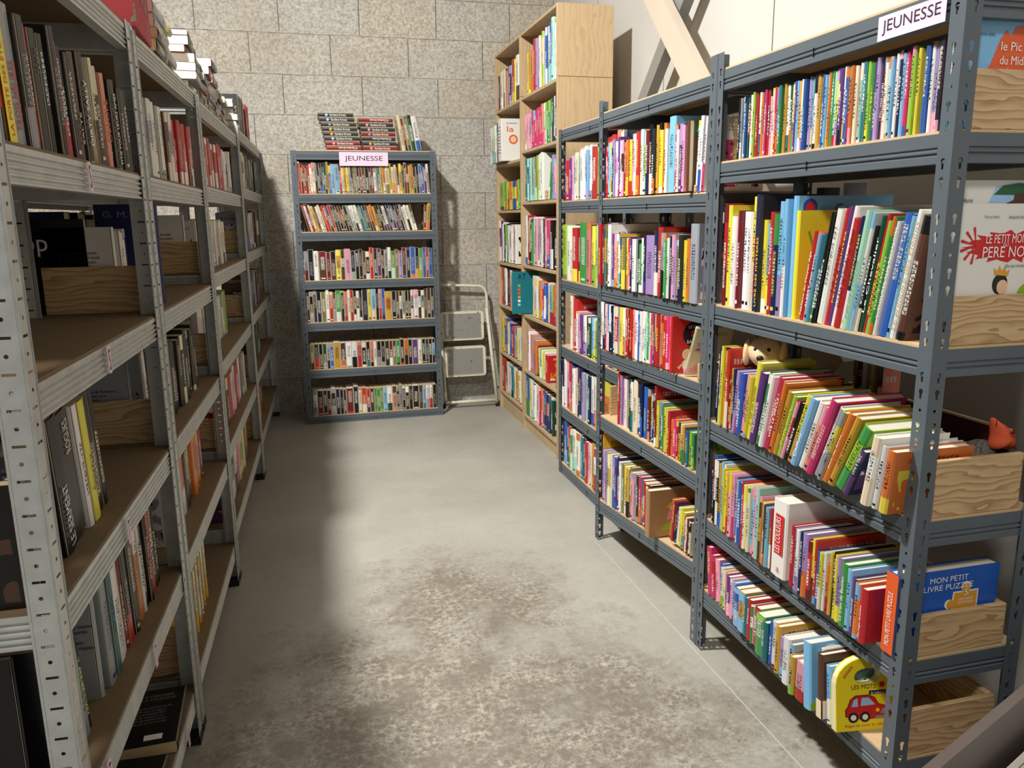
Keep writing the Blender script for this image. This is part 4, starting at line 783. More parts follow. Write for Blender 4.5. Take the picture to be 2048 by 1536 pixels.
nb = one_book(.020, .13, .155, 'n', 'c', 'w', 1.094, 1.408, B0, 'brown picture book with a cream foot, bottom of handwritten-sign rack', 'picture book', RN['R1', 4], lean=-6)
def _nb(ob): MB().box(-.0032, -.0026, .001, .019, .001, .045).build('foot_band', M['p_cream'], ob); MB().box(.001, .129, -.0006, 0, .001, .045).build('foot_band', M['p_cream'], ob)
nb['kids'].append(_nb); nb['bare'] = True
one_book(.016, .12, .138, 'l', 'w', 'b', 1.100, 1.386, B0, 'sky-blue board book leaning behind the yellow handle book', 'picture book', RN['R1', 4], lean=-7)
one_book(.010, .11, .158, 'w', 's', 's', 1.112, 1.428, B0, 'plain white card book standing among the small board books, bottom row', 'picture book', RN['R1', 4], lean=-6)

def handle_book():
    """yellow board book with a cut-out handle and a red car on the cover"""
    t = empty('picture_book', (1.108, 1.362, B0), 0, label='yellow board book with a cut-out handle and a red car, bottom row', cat='picture book', group='board books at the bottom of the handwritten-sign rack')
    t.rotation_euler = (math.radians(-9), 0, math.radians(-8)); t.location.x = 1.098; t.scale = (1.12, 1.1, 1.08)
    W, H, TH = .128, .155, .020
    out = [(0, 0), (W, 0), (W, H*.66)] + [(W/2+(W/2)*math.cos(math.radians(a)), H*.66+(H*.34)*math.sin(math.radians(a))) for a in range(15, 180, 15)] + [(0, H*.66)]
    hole = disc(W*.52, H*.74, .028, .018, 16)
    def plate(y0, y1, name, m):
        mb = MB(); nO, nH = len(out), len(hole); tr = tessellate_polygon([[Vector((*p, 0)) for p in out], [Vector((*p, 0)) for p in hole]])
        al = out+hole; b = len(al); mb.v = [(x, y0, z) for x, z in al] + [(x, y1, z) for x, z in al]
        for a_ in tr: mb.face(tuple(a_)); mb.face(tuple(i+b for i in reversed(a_)))
        for lp, off in ((nO, 0), (nH, nO)):
            for i in range(lp): j = (i+1) % lp; mb.face((off+i, off+j, off+j+b, off+i+b))
        o = mb.build(name, m, t); md = o.modifiers.new('n', 'WELD'); return o
    plate(0, .004, 'front_cover', M['p_yellow']); plate(.0045, TH-.0045, 'page_block', M['paper']); plate(TH-.004, TH, 'back_cover', M['p_yellow'])
    E_ = ((1, 0, 0), (0, 0, 1)); P_ = lambda pts, m, n, l: poly(pts, (0, 0, 0), *E_, m, t, n, l)
    put_text('LES MOTS', (.058, -.0006, .094), *E_, .052, .009, 'p_brown', t); put_text('animaux', (.024, -.0006, .128), (.6, 0, .8), (-.8, 0, .6), .030, .008, 'p_red', t)
    P_(disc(.098, .096, .006), 'p_red', 'round_spot', .0005); P_([(.070, .076), (.106, .076), (.106, .084), (.070, .084)], 'p_navy', 'name_strip', .0005); put_text('la voiture', (.088, -.0012, .080), *E_, .028, .005, 'p_white', t)
    body = [(.022, .032), (.021, .046), (.026, .052), (.031, .066), (.042, .074), (.070, .074), (.082, .068), (.090, .055), (.108, .049), (.117, .040), (.115, .028), (.060, .024)]
    P_([((x-.069)*1.05+.069, (y-.049)*1.07+.049) for x, y in body], 'p_brown', 'car_outline', .0005)
    P_(body, 'p_red', 'car_body', .0008)
    P_([(.032, .052), (.037, .066), (.045, .070), (.046, .052)], 'p_sky', 'car_window', .0012); P_([(.052, .053), (.054, .070), (.069, .070), (.083, .054)], 'p_sky', 'car_window', .0012)
    for x in (.036, .061): P_(disc(x, .029, .011), 'p_ink', 'car_wheel', .0014); P_(disc(x, .029, .006), 'p_white', 'car_hub', .0018)
    P_([(.084, .030), (.115, .030), (.117, .024), (.082, .024)], 'p_grey', 'car_bumper', .0014); P_([(.094, .034), (.098, .045), (.106, .045), (.109, .034)], 'p_grey', 'car_grille', .0012)
    P_(disc(.088, .042, .004), 'p_yellow', 'car_headlamp', .0014); P_(disc(.113, .042, .004), 'p_orange', 'car_headlamp', .0014)
    put_text('Regarde sous le rabat !', (.064, -.0006, .011), *E_, .092, .007, 'p_red', t)
handle_book()

# R2 specials
bk = one_book(.012, .17, .185, 'r', 'r', 'k', 1.128, 2.318, .861, 'red picture book with a round black badge and drawn girl, third row', 'picture book', RN['R2', 2])
def _bk(ob):
    E_ = ((1, 0, 0), (0, 0, 1)); c = (.082, .125)
    poly(disc(*c, .042), (0, 0, 0), *E_, 'p_ink', ob, 'round_badge', .0005)
    put_text('LE CLUB', (c[0], -.0011, c[1]+.024), (1, 0, 0), (0, 0, 1), .046, .009, 'p_white', ob)
    put_text('BASKETS', (c[0], -.0011, c[1]-.024), *E_, .056, .011, 'p_white', ob)
    poly([(.068, .118), (.078, .116), (.098, .127), (.096, .132), (.082, .128), (.074, .138), (.068, .134)], (0, 0, 0), *E_, 'p_red', ob, 'drawn_shoe', .0009)
    poly(disc(.055, .060, .016, .018), (0, 0, 0), *E_, 'p_cream', ob, 'drawn_hair', .0005); poly(disc(.055, .057, .010, .012), (0, 0, 0), *E_, 'p_skin', ob, 'drawn_face', .0009)
    poly([(.042, .002), (.040, .035), (.050, .042), (.062, .042), (.072, .034), (.072, .002)], (0, 0, 0), *E_, 'p_white', ob, 'drawn_shirt', .0006); poly([(.022, .018), (.042, .034), (.044, .028), (.030, .014), (.044, .006), (.042, .001)], (0, 0, 0), *E_, 'p_skin', ob, 'drawn_arm', .0009)
    poly([(.028, .0), (.046, .0), (.044, .014), (.032, .014)], (0, 0, 0), *E_, 'p_red', ob, 'drawn_bag', .0012)
bk['kids'].append(_bk); bk['bare'] = True
lp = one_book(.012, .13, .175, 'c', 'p', 'g', 1.150, 2.262, .8636, 'cream picture book leaning across the red badge book', 'picture book', RN['R2', 2], lean=24)
an = one_book(.020, .17, .205, 'n', 'g', 'w', 1.135, 2.25, 1.4336, 'brown picture book with a green title band, in top row of bare-topped rack', 'picture book', RN['R2', 0])
def _an(ob):
    MB().box(.012, .168, -.0006, 0, .165, .198).build('title_band', M['p_darkgreen'], ob); put_text('Andersen', (.070, -.0012, .182), (1, 0, 0), (0, 0, 1), .095, .018, 'p_white', ob); MB().box(.002, .012, -.0006, 0, .001, .204).build('pale_spine_edge', M['p_cream'], ob)
an['kids'].append(_an); an['bare'] = True
kf = one_book(.030, .20, .172, 'Y', 'n', 'n', 1.112, 2.425, .2506, 'kraft-brown picture book with a girl watering a meadow, bottom row', 'picture book', RN['R2', 4])
kf['A'] = srgb((.66, .50, .34))
def _kf(ob):
    E_ = ((1, 0, 0), (0, 0, 1))
    poly([(.045, .025), (.075, .052), (.10, .048), (.13, .056), (.165, .050), (.185, .034), (.12, .020)], (0, 0, 0), *E_, 'p_green', ob, 'drawn_meadow', .0005)
    poly([(.070, .060), (.076, .092), (.094, .092), (.100, .062)], (0, 0, 0), *E_, 'p_pink', ob, 'drawn_dress', .0008); poly(disc(.090, .105, .012), (0, 0, 0), *E_, 'p_skin', ob, 'drawn_face', .0008)
    poly([(.064, .104), (.078, .122), (.094, .128), (.112, .118), (.108, .112), (.092, .116), (.080, .108)], (0, 0, 0), *E_, 'p_gold', ob, 'drawn_hat', .0012); poly([(.112, .062), (.150, .076), (.150, .056), (.122, .046)], (0, 0, 0), *E_, 'p_red', ob, 'drawn_barrow', .0012)
kf['kids'].append(_kf); kf['bare'] = True
og = one_book(.006, .20, .285, 'Y', 'o', 'n', 1.165, 3.004, .19, 'mustard picture book standing tallest at the post, bottom row of bare-topped rack', 'picture book', RN['R2', 4])
# bookcase specials: encyclopaedia and the blue album sticking out
en = one_book(.10, .20, .265, 'w', 'w', 'r', 1.290, 5.215, 1.7286, 'thick white children encyclopaedia jutting out, in the corner bookcase', 'picture book', BRN(1, 1), rot=None)
def _en(ob):
    E_ = ((1, 0, 0), (0, 0, 1)); put_text('la', (.06, -.0008, .20), *E_, .045, .035, 'p_orange', ob); poly(disc(.08, .135, .03), (0, 0, 0), *E_, 'p_orange', ob, 'printed_ring', .0005); poly(disc(.08, .135, .02), (0, 0, 0), *E_, 'p_skin', ob, 'printed_face', .0008); put_text('je cherche', (.07, -.0008, .235), *E_, .07, .012, 'p_navy', ob)
    for k in range(9): MB().box(-.0034, -.0028, .02, .08, .05+.02*k, .056+.02*k).build('printed_line', M['p_grey'], ob)
en['kids'].append(_en); en['bare'] = True
at = one_book(.016, .17, .265, 't', 'b', 'B', 1.262, 4.868, .7636, 'teal atlas jutting out of the bookcase, lettered AT', 'picture book', BRN(0, 4))
def _at(ob):
    E_ = ((1, 0, 0), (0, 0, 1)); put_text('AT', (.062, -.0008, .235), *E_, .055, .034, 'p_navy', ob)
    for k, m in enumerate(('p_green', 'p_orange', 'p_orange', 'p_gold', 'p_white', 'p_sky')): MB().box(.035, .052, -.0008, 0, .17-.024*k, .185-.024*k).build('printed_square', M[m], ob)
at['kids'].append(_at); at['bare'] = True
one_book(.012, .18, .23, 'k', 'y', 'w', 1.345, 4.215, .4056, 'black-edged comic leaning against the bookcase side panel', 'picture book', BRN(0, 5), lean=6)
mk_ = one_book(.010, .21, .26, 'w', 'g', 'K', 1.352, 4.475, 1.4626, 'white picture book with a script title, cover-out in the side-panelled bookcase', 'picture book', BRN(0, 2))
def _mk(ob): put_text('Ma', (.075, -.0008, .19), (1, 0, 0), (0, 0, 1), .07, .03, 'p_grey', ob); MB().box(.06, .16, -.0006, 0, .03, .13).build('printed_picture', M['p_green'], ob)
mk_['kids'].append(_mk); mk_['bare'] = True
one_book(.012, .18, .21, 'g', 'w', 'c', 1.36, 4.40, 1.4626, 'pale green illustrated book leaning at an angle, fourth row', 'picture book', BRN(0, 2), lean=14)
# small books at the back of the racks, behind the front rows
for (x, y, z, t_, h_, a_, lb) in ((1.345, 1.90, 1.1086, .02, .322, 'k', 'black book at the back, taller than the row'), (1.35, 1.80, 1.1086, .014, .33, 's', 'grey-topped book at the back, tallest behind the row'),
                                  (1.365, 2.90, 1.4336, .012, .235, 't', 'teal book at the back of the top row'), (1.365, 2.87, 1.4336, .014, .235, 'n', 'brown book at the back of the top row'), (1.365, 2.82, 1.4336, .03, .235, 's', 'grey book at the back of the top row')):
    one_book(t_, .06, h_, a_, 'w', 'w', x, y, z, lb+(', bare-topped rack' if y > 2.2 else ', handwritten-sign rack'), 'picture book', 'back')
for k, (y, a_) in enumerate(((1.74, 'n'), (1.705, 's'), (1.675, 'e'), (1.645, 'a'))):
    one_book(.016, .055, .225, a_, 'k', 'w', 1.375, y, .7626, ['brown', 'grey', 'olive', 'salmon'][k]+' board book standing alone at the back, behind the leaning row', 'picture book', 'back')

# left-hand titles
T(la[0], 'TROIS HEURES', 'p_red', .35, .5, .4); T(la[9], 'SALTE', 'p_white', .3, .3, .4); T(la[10], 'DIRTY SALLY', 'p_white', .45, .6, .6); T(la[15], 'DESOLE', 'p_orange', .5, .45, .55); T(la[17], 'PITIE POUR LEURS AMES', 'p_white', .45, .8, .5)
T(la[6], 'Patrick Senecal', 'p_white', .6, .5, .35); T(la[3], 'LA NUIT', 'p_grey', .75, .2, .35)
T(lc[1], 'DANS LES BOIS', 'p_brown', .35, .5, .4); T(lc[3], 'LE SERMENT', 'p_white', .28, .45, .5); T(lc[4], 'ROGUES', 'p_cream', .8, .25, .35); T(lc[6], 'Sanctus', 'p_ink', .4, .3, .5)
T(ld[0], 'SEULES LES BETES', 'p_white', .5, .5, .35); T(ld[1], 'LA VIE', 'p_ink', .8, .2, .35); T(ld[2], 'ALESNE 2', 'p_green', .45, .5, .45)
T(le[1], 'SIGNES', 'p_white', .55, .35, .4); T(le[11], 'CHATEAU', 'p_white', .45, .5, .4)
yo = one_book(.030, .145, .185, 'o', 'y', 'R', lx(1.27)-.012, 1.272, LLEV['L12'][1]+.0056, 'thick orange novel with a yellow spine, upper row of front galvanised rack', 'novel', LRN('L12', 0), lean=4, side=-1, hard=False, paper='old_paper')
SP(yo, 0, 1, 0, 1, 'p_yellow'); T(yo, 'LA PORTE DES ETOILES', 'p_red', .45, .8, .4)
one_book(.006, .145, .2, 'r', 'k', 'k', lx(1.265)-.012, 1.263, LLEV['L12'][1]+.0056, 'thin red novel just before the thick orange one, front galvanised rack', 'novel', LRN('L12', 0), lean=4, side=-1, hard=False, paper='old_paper')
for (ti, tx, w_, h_, x, y, z, A, lab_) in ((0, 'Marie sortait de la maison\nquand la lumiere tomba\nsur la petite place.\nPersonne ne vit venir\nle vieil homme au chapeau\nni la voiture noire.', .09, .06, lx(1.40)-.048, 1.478, LLEV['L12'][4]+.0056, 's', 'grey novel with printed back cover turned out, fourth row of front galvanised rack'),
                          (1, 'Dans la ville endormie\nil ne restait que le bruit\nde la pluie et du vent.\nElle ouvrit la porte\nsans faire de bruit.', .09, .05, lx(2.14)-.10, 2.125, LLEV['L23'][2]+.0056, 'w', 'white-covered novel facing out behind a pine board, second row of second galvanised rack'),
                          (2, 'Un roman de Parisiens\nsous les toits gris\nde la capitale', .09, .03, lx(2.14)-.10, 2.125, LLEV['L23'][3]+.0056, 's', 'grey-covered novel facing out behind a pine board, third row of second galvanised rack'),
                          (3, 'Au bord du canal\nles enfants jouaient\njusqu au soir', .08, .04, lx(3.1)-.09, 3.068, LLEV['L34'][2]+.0056, 'w', 'pale novel facing out behind a pine board, second row of third galvanised rack')):
    for q_ in range(1 if ti != 1 else 1):
        b_ = one_book(.022, .155, .205, A, 's', 'k', x, y, z, lab_, 'novel', 'turned', side=-1, hard=False, paper='old_paper')
    CT(b_, tx, 'p_ink', .70 if ti == 0 else .5, .6, w_, h_)
for k, (tt, aa, hh) in enumerate(((.020, 'w', .195), (.014, 'c', .19), (.016, 'w', .2), (.012, 'k', .2))):
    one_book(tt, .15, hh, aa, 'V' if k == 0 else 's', 'V', lx(2.17)-.09, 2.150+sum((.021, .015, .017, .013)[:k]), LLEV['L23'][2]+.0056, ['white novel with a purple mark', 'cream novel', 'second white novel', 'black novel'][k]+' behind the white cover, second galvanised rack', 'novel', 'turned', side=-1, hard=False, paper='old_paper')
for k, (tt, aa, hh) in enumerate(((.018, 's', .22), (.016, 'w', .225), (.012, 'w', .23), (.016, 'k', .235))):
    one_book(tt, .15, hh, aa, 's', 'k', lx(2.17)-.07, 2.150+sum((.019, .017, .013, .017)[:k]), LLEV['L23'][3]+.0056, ['grey novel', 'white novel', 'slim white novel', 'black novel'][k]+' behind the grey cover, third row of second galvanised rack', 'novel', 'turned', side=-1, hard=False, paper='old_paper', lean=5)
bx_ = one_book(.012, .19, .235, 'k', 'K', 's', lx(1.25)-.088, 1.222, LLEV['L12'][4]+.0056, 'black back-cover novel facing out beside the rack post, fourth row', 'novel', 'turned', side=-1, hard=False)
CT(bx_, 'Le soir ou tout a commence\nle commissaire rentrait\nchez lui sous la pluie.\nTrois jours plus tard\non retrouva la voiture\nau fond du canal et\npersonne ne sut jamais\nqui tenait le volant.', 'p_white', .55, .42, .12, .12)
bn_ = one_book(.012, .12, .22, 'B', 'b', 'w', lx(1.22)-.060, 1.207, LLEV['L12'][3]+.0056, 'navy novel facing out above the pine board at the aisle mouth', 'novel', 'turned', side=-1, hard=False)
gm = one_book(.02, .15, .262, 'B', 'k', 's', -.375, 2.325, LLEV['L23'][2]+.0056, 'dark blue novel lettered G. M. For, tallest behind the white-covered novels', 'novel', 'turned', side=-1)
CT(gm, 'G. M. For', 'p_grey', .5, .9, .11, .015)
pp = one_book(.02, .15, .225, 'k', 'n', 'w', -.655, 2.125, LLEV['L23'][2]+.0056, 'black novel lettered pp in white, behind the white cover', 'novel', 'turned', side=1, hard=False)
CT(pp, 'pp', 'p_white', .28, .7, .05, .04)

# piles lying on top of racks: (x front, y of near end, z, list of (thick, height-length, depth, colour, paper))
def lying(x, y, z, t, h, d, A, label, j=0, cat='novel', paper='old_paper', group=None, side=-1, mode='L', text=None, B='s'):
    """a book lying flat; mode L: spine towards the aisle; mode S: spine towards -y"""
    sp = one_book(t, d, h, A, B, 'w', 0, 0, 0, label, cat, 'pile', side=side, hard=False, paper=paper, group=group)
    if mode == 'L': sp['mat'] = Matrix.Translation((x, y+h, z)) @ Matrix.Rotation(j, 4, 'Z') @ Matrix.Rotation(math.pi/2, 4, 'X')
    else:
        sp['mat'] = Matrix.Translation((x, y, z)) @ Matrix.Rotation(j, 4, 'Z') @ Matrix(((0, 0, 1, 0), (1, 0, 0, 0), (0, 1, 0, 0), (0, 0, 0, 1)))
        if text:
            tx, flip = text; sg = -1 if flip else 1
            def f(ob):
                put_text(tx, (-.0026, t*.5, h*.56), (0, 0, sg), (0, sg, 0), h*.46, t*.5, 'p_white', ob)
                poly(disc(0, 0, t*.3), (-.0022, t*.5, h*(.24 if not flip else .84)), (0, 0, 1), (0, 1, 0), rnd.choice(['p_grey', 'p_gold', 'p_sky', 'p_pink']), ob, 'spine_emblem', .0007)
            sp['kids'].append(f); sp['bare'] = True
    return sp
ORD = ['lowest', 'second', 'third', 'fourth', 'fifth', 'sixth', 'seventh', 'eighth', 'ninth', 'tenth']
def pile(x, y, z, items, where, h=.17, group=None, mode='L'):
    for k, (t, A, pap) in enumerate(items):
        nm_ = 'topmost' if k == len(items)-1 else ORD[k]+(' from the bottom' if k else '')
        lying(x+rnd.uniform(-.012, .012), y+rnd.uniform(-.015, .015), z, t, h+rnd.uniform(-.008, .012), .115, A, '%s %s novel, pile %s' % (nm_, CN[A], where), rnd.uniform(-.05, .05), paper=pap, group=group); z += t+.0007
Z2 = LLEV['L23'][0]+.006; Z3 = LLEV['L34'][0]+.006; Z4 = LLEV['L45'][0]+.006
pile(-.345, 2.36, Z2, [(.032, 'K', 'old_paper'), (.028, 'K', 'old_paper'), (.034, 's', 'paper'), (.030, 's', 'paper')], 'next to the red box', .20, 'piles on the galvanised racks')
pile(-.35, 2.60, Z2, [(.03, 'K', 'paper'), (.03, 's', 'paper'), (.028, 'c', 'paper'), (.03, 'K', 'paper'), (.026, 'y', 'paper')], 'behind the four-book pile', .19, 'piles on the galvanised racks')
pile(-.335, 3.06, Z3, [(.028, 'K', 'paper'), (.03, 'K', 'paper'), (.026, 's', 'paper'), (.028, 'K', 'paper'), (.03, 'K', 'paper'), (.024, 'R', 'paper'), (.030, 'K', 'paper'), (.018, 'k', 'paper')], 'with white page ends facing', .21, 'piles on the galvanised racks')
def heap(n, pal): return [(rnd.choice((.026, .028, .03, .032)), rnd.choice(pal), rnd.choice(('paper', 'paper', 'old_paper'))) for _ in range(n)]
for y_, n_, wh in ((3.285, 6, 'directly behind the white-ended one'), (3.495, 6, 'in the middle of the third rack top'), (3.705, 8, 'with cream page ends, highest mid row'), (3.915, 6, 'just past the highest one'), (4.115, 6, 'at the end post of the third rack')):
    pile(-.33, y_, Z3, heap(n_, 'kKKsR'), wh, .185, 'piles on the galvanised racks')
pile(-.29, 4.36, Z4, [(.03, 's', 'paper'), (.03, 'k', 'paper'), (.03, 'K', 'paper'), (.02, 'k', 'paper'), (.018, 'k', 'paper')], 'at the near post of the last rack', .19, 'piles on the galvanised racks')
row('k*1.3@.2 k@.21 K*1.2@.205 k@.2 k*1.4@.21 K@.2', lx(4.8)-.02, 4.68, 5.02, Z4-.0056, 'dark upright row on top of last galvanised rack', **dict(lk, d=(.13, .14)))
row('r*1@.2 r:R@.2 r@.2 r@.198', lx(5.2)-.02, 5.06, 5.2, Z4-.0056, 'red upright row on top of last galvanised rack', **dict(lk, d=(.13, .14)))
# flat black books and yellow book at the bottom of the galvanised racks
fb = lying(-.365, 1.775, LLEV['L12'][5]+.0057, .030, .235, .16, 'k', 'black novel lying flat with a white barcode label, floor row of front galvanised rack', .04, paper='old_paper')
def _fb(ob):
    ob_t = .030
    put_text('LE DERNIER\nLA MAZZINE', (-.06, ob_t+.0006, .04), (1, 0, 0), (0, 0, -1), .08, .025, 'p_grey', ob); put_text('Un matin de decembre la ville\nse reveilla sous la neige et\nplus rien ne bougeait dans\nles rues du vieux port ou\nles chats dormaient encore\npendant que la mer montait', (-.075, ob_t+.0006, .115), (1, 0, 0), (0, 0, -1), .10, .075, 'p_grey', ob)
    MB().box(-.075, -.035, ob_t, ob_t+.0005, .195, .215).build('barcode_label', M['p_white'], ob)
fb['kids'].append(_fb); fb['bare'] = True
f2 = lying(-.368, 1.50, LLEV['L12'][5]+.0057, .030, .23, .16, 'k', 'black novel lying flat, the one towards the aisle mouth, floor row', -.05, paper='old_paper')
def _f2(ob): put_text('Il y avait dans la maison\nun silence de pierre que\nles voisins respectaient\ndepuis la mort du pere\net la fin de la guerre\nqui avait tout emporte', (-.08, .0306, .09), (1, 0, 0), (0, 0, -1), .11, .085, 'p_grey', ob)
f2['kids'].append(_f2); f2['bare'] = True
pile(-.40, 2.14, LLEV['L23'][5]+.0057, [(.03, 'c', 'old_paper'), (.03, 'n', 'old_paper'), (.03, 'c', 'old_paper'), (.028, 'Y', 'old_paper'), (.02, 'c', 'old_paper')], 'behind the low pine board', .19, 'piles on the floor row')
for k in range(11):
    one_book(.028, .155, .185+.006*(k % 3), 'c', 'Y', 'k', lx(2.4)-.035-.004*(k % 2), 2.26+k*.029, LLEV['L23'][5]+.0057, '%s cream novel from the pine board, fanned floor row' % (ORD+['eleventh'])[k].replace('lowest', 'first'), 'novel', 'fan', side=-1, hard=False, paper='old_paper')
# grey block rack: two piles of one series and five leaning books
ser = ['K', 'K', 'K', 'K', 'K', 'K', 'R', 'R']
ztop = SLEV[0]+.006
for k in range(8):
    lying(.185-.006*k+rnd.uniform(-.003, .003), SY+.02+rnd.uniform(-.004, .004), ztop+k*.0292, .0285, .222, .14, 'K' if k > 1 else 'R', '%s dark series novel in the taller pile on block-wall rack' % ('topmost' if k == 7 else ORD[k]+(' from the bottom' if k else '')), 0, paper='old_paper', side=1, mode='S', text=('Oksa Pollock' if False else 'Gardiens Errants', k in (0,)), group='series novels piled on the block-wall rack')
for k in range(7):
    lying(.418-.004*k+rnd.uniform(-.004, .004), SY+.02+rnd.uniform(-.004, .004), ztop+k*.0292, .0285, .222, .14, 'K' if k % 3 else 'R', '%s dark series novel in the shorter pile on block-wall rack' % ('topmost' if k == 6 else ORD[k]+(' from the bottom' if k else '')), 0, paper='old_paper', side=1, mode='S', text=('Gardiens Errants', k in (2, 6)), group='series novels piled on the block-wall rack')
row('c:w*1.1@.225 R:k@.205 e:G*1.2@.205 G:k*1.7@.225 w:b*1.6@.22', SY+.02, .672, .80, SLEV[0]+.0004, 'leaning row on top of block-wall rack', lean=-9, d=(.14, .15), cat='novel', hard=False, axis='x', jx=.003)

# ------------------------------------------------------------------ build the books
WORDS = ['first', 'second', 'third', 'fourth', 'fifth', 'sixth', 'seventh', 'eighth', 'ninth', 'tenth', 'eleventh', 'twelfth', 'thirteenth', 'fourteenth', 'fifteenth', 'sixteenth', 'seventeenth', 'eighteenth', 'nineteenth']
TENS = ['', '', 'twenty', 'thirty', 'forty', 'fifty', 'sixty', 'seventy', 'eighty', 'ninety']
def ordinal(i):
    n = i+1
    if n < 20: return WORDS[n-1]
    return (TENS[n//10]+'ieth').replace('yieth', 'ieth') if n % 10 == 0 else TENS[n//10]+'-'+WORDS[n % 10-1]
campos = Vector((0, 0, EYE))
rows = {}
for sp in BOOKS: rows.setdefault(sp['row'], []).append(sp)
for rname, lst in rows.items():
    if rname in ('pile', 'back', 'turned', 'fan'): continue
    ax_ = lst[0]['axis']
    rev = (ax_ == 'y' and lst[0]['side'] > 0)
    lst.sort(key=lambda s_: s_['lo'], reverse=rev)
    for i, s_ in enumerate(lst):
        s_['i'] = i; s_['n'] = len(lst); s_['prev'] = lst[i-1]['code'] if i else None; s_['nxt'] = lst[i+1]['code'] if i+1 < len(lst) else None
for sp in BOOKS:
    p = Vector((sp['x'], (sp['lo']+sp['hi'])/2, sp['z'])) if sp['axis'] == 'y' else Vector(((sp['lo']+sp['hi'])/2, sp['x'], sp['z']))
    if 'mat' in sp: p = sp['mat'].translation
    v_ = p - campos; face = abs(v_.normalized().x if sp['axis'] == 'y' else v_.normalized().y)
    sp['size'] = sp['h']*(sp['t']*max(face, .15)+sp['d']*.04)/v_.length_squared
    if sp['row'].startswith(('fore-edge', 'row across')): sp['size'] *= .25
KEEP = {}
for cat in ('picture book', 'novel'):
    l_ = sorted([s_ for s_ in BOOKS if s_['cat'] == cat], key=lambda s_: (not s_['keep'], -s_['size']))
    for i, s_ in enumerate(l_): s_['keep'] = i < (299 if cat == 'novel' else 298)
used = set()
def label_of(sp):
    if sp.get('label'):
        used.add(sp['label'].lower()); return sp['label']
    size = 'slim' if sp['t'] < .009 else ('thick' if sp['t'] > .019 else ('tall' if sp['h'] > .24 else ('short' if sp['h'] < .15 else '')))
    kind = 'book' if sp['cat'] == 'picture book' else 'novel'
    col = CN[sp['code']]
    head = (size+' ' if size else '')+col+' '+kind
    n1, n2 = sp['prev'], sp['nxt']
    cands = []
    if n1 and n2: cands.append('%s between %s and %s ones, %s' % (head, CN[n1], CN[n2], sp['row']))
    end = 'wooden bookcase end' if sp['row'].split(' of ')[-1].split(' ')[0] in ('handwritten-sign', 'bare-topped') or 'sign' in sp['row'] or 'leaning row' in sp['row'] else ('block wall' if 'bookcase' in sp['row'] else ('step-stool-free end' if 'block-wall' in sp['row'] else 'aisle mouth'))
    if 'block-wall' in sp['row']: end = 'galvanised-rack side'
    cands.append('%s, %s from %s, %s' % (head, ordinal(sp['i']), end, sp['row']))
    for c_ in cands:
        if c_.lower() not in used: used.add(c_.lower()); return c_
    return cands[-1]
mass = {}
def build_book(sp):
    V, Fc, place, part, PV, PF = book_geo(sp['t'], sp['d'], sp['h'], sp['side'], sp['hard'])
    seed = sp['seed']
    pr = part if not sp['bare'] else [2 if p_ != 9 else p_ for p_ in part]
    rec = [(place[i], pr[i], sp['A'], sp['B'], sp['C'], sp['t'], sp['h'], sp['d'], seed) for i in range(len(Fc))]
    if 'mat' in sp: mw = sp['mat']
    else:
        loc, rot = place_book(sp); mw = Matrix.Translation(loc) @ Matrix.Rotation(rot[2], 4, 'Z') @ Matrix.Rotation(rot[0], 4, 'X')
    if not sp['keep']:
        g = mass.setdefault(sp['cat'], dict(v=[], f=[], rec=[], pv=[], pf=[], mi=[]))
        b = len(g['v']); g['v'] += [tuple(mw @ Vector(p)) for p in V]; g['f'] += [tuple(b+i for i in f) for f in Fc]; g['rec'] += rec; g['mi'] += [0]*len(Fc)
        b = len(g['pv']); g['pv'] += [tuple(mw @ Vector(p)) for p in PV]; g['pf'] += [tuple(b+i for i in f) for f in PF]
        return
    nm_ = sp['cat'].replace(' ', '_')
    me = bpy.data.meshes.new(nm_); me.from_pydata(V, [], Fc); me.materials.append(M['cover']); paint(me, rec)
    o = link(nm_, me); o.matrix_world = mw
    gname = sp['group'] or ({'pile': 'novels lying in piles', 'back': 'books standing behind the front rows', 'turned': 'novels standing behind the pine boards', 'fan': 'cream novels on the floor row'}.get(sp['row']) or sp['cat']+'s, '+sp['row'])
    tag(o, label_of(sp), sp['cat'], gname)
    pm_ = bpy.data.meshes.new('page_block'); pm_.from_pydata(PV, [], PF); pm_.materials.append(M[sp['paper']]); link('page_block', pm_, o)
    for f in sp['kids']: f(o)
for sp in BOOKS: build_book(sp)
for cat, g in mass.items():
    nm_ = 'picture_books' if cat == 'picture book' else 'novels'
    me = bpy.data.meshes.new(nm_); nv = len(g['v']); me.from_pydata(g['v'] + g['pv'], [], g['f'] + [tuple(i+nv for i in f) for f in g['pf']])
    me.materials.append(M['cover']); me.materials.append(M['paper'] if cat == 'picture book' else M['old_paper'])
    me.polygons.foreach_set('material_index', [0]*len(g['f'])+[1]*len(g['pf']))
    Z = (0, 0, 0)
    paint(me, g['rec'] + [([(0, 0)]*4, 2, Z, Z, Z, .1, .1, .1, 0) for _ in g['pf']])
    tag(link(nm_, me), 'many more %s filling the remaining rows of the racks' % ('picture books' if cat == 'picture book' else 'paperback novels'), cat, kind='stuff')

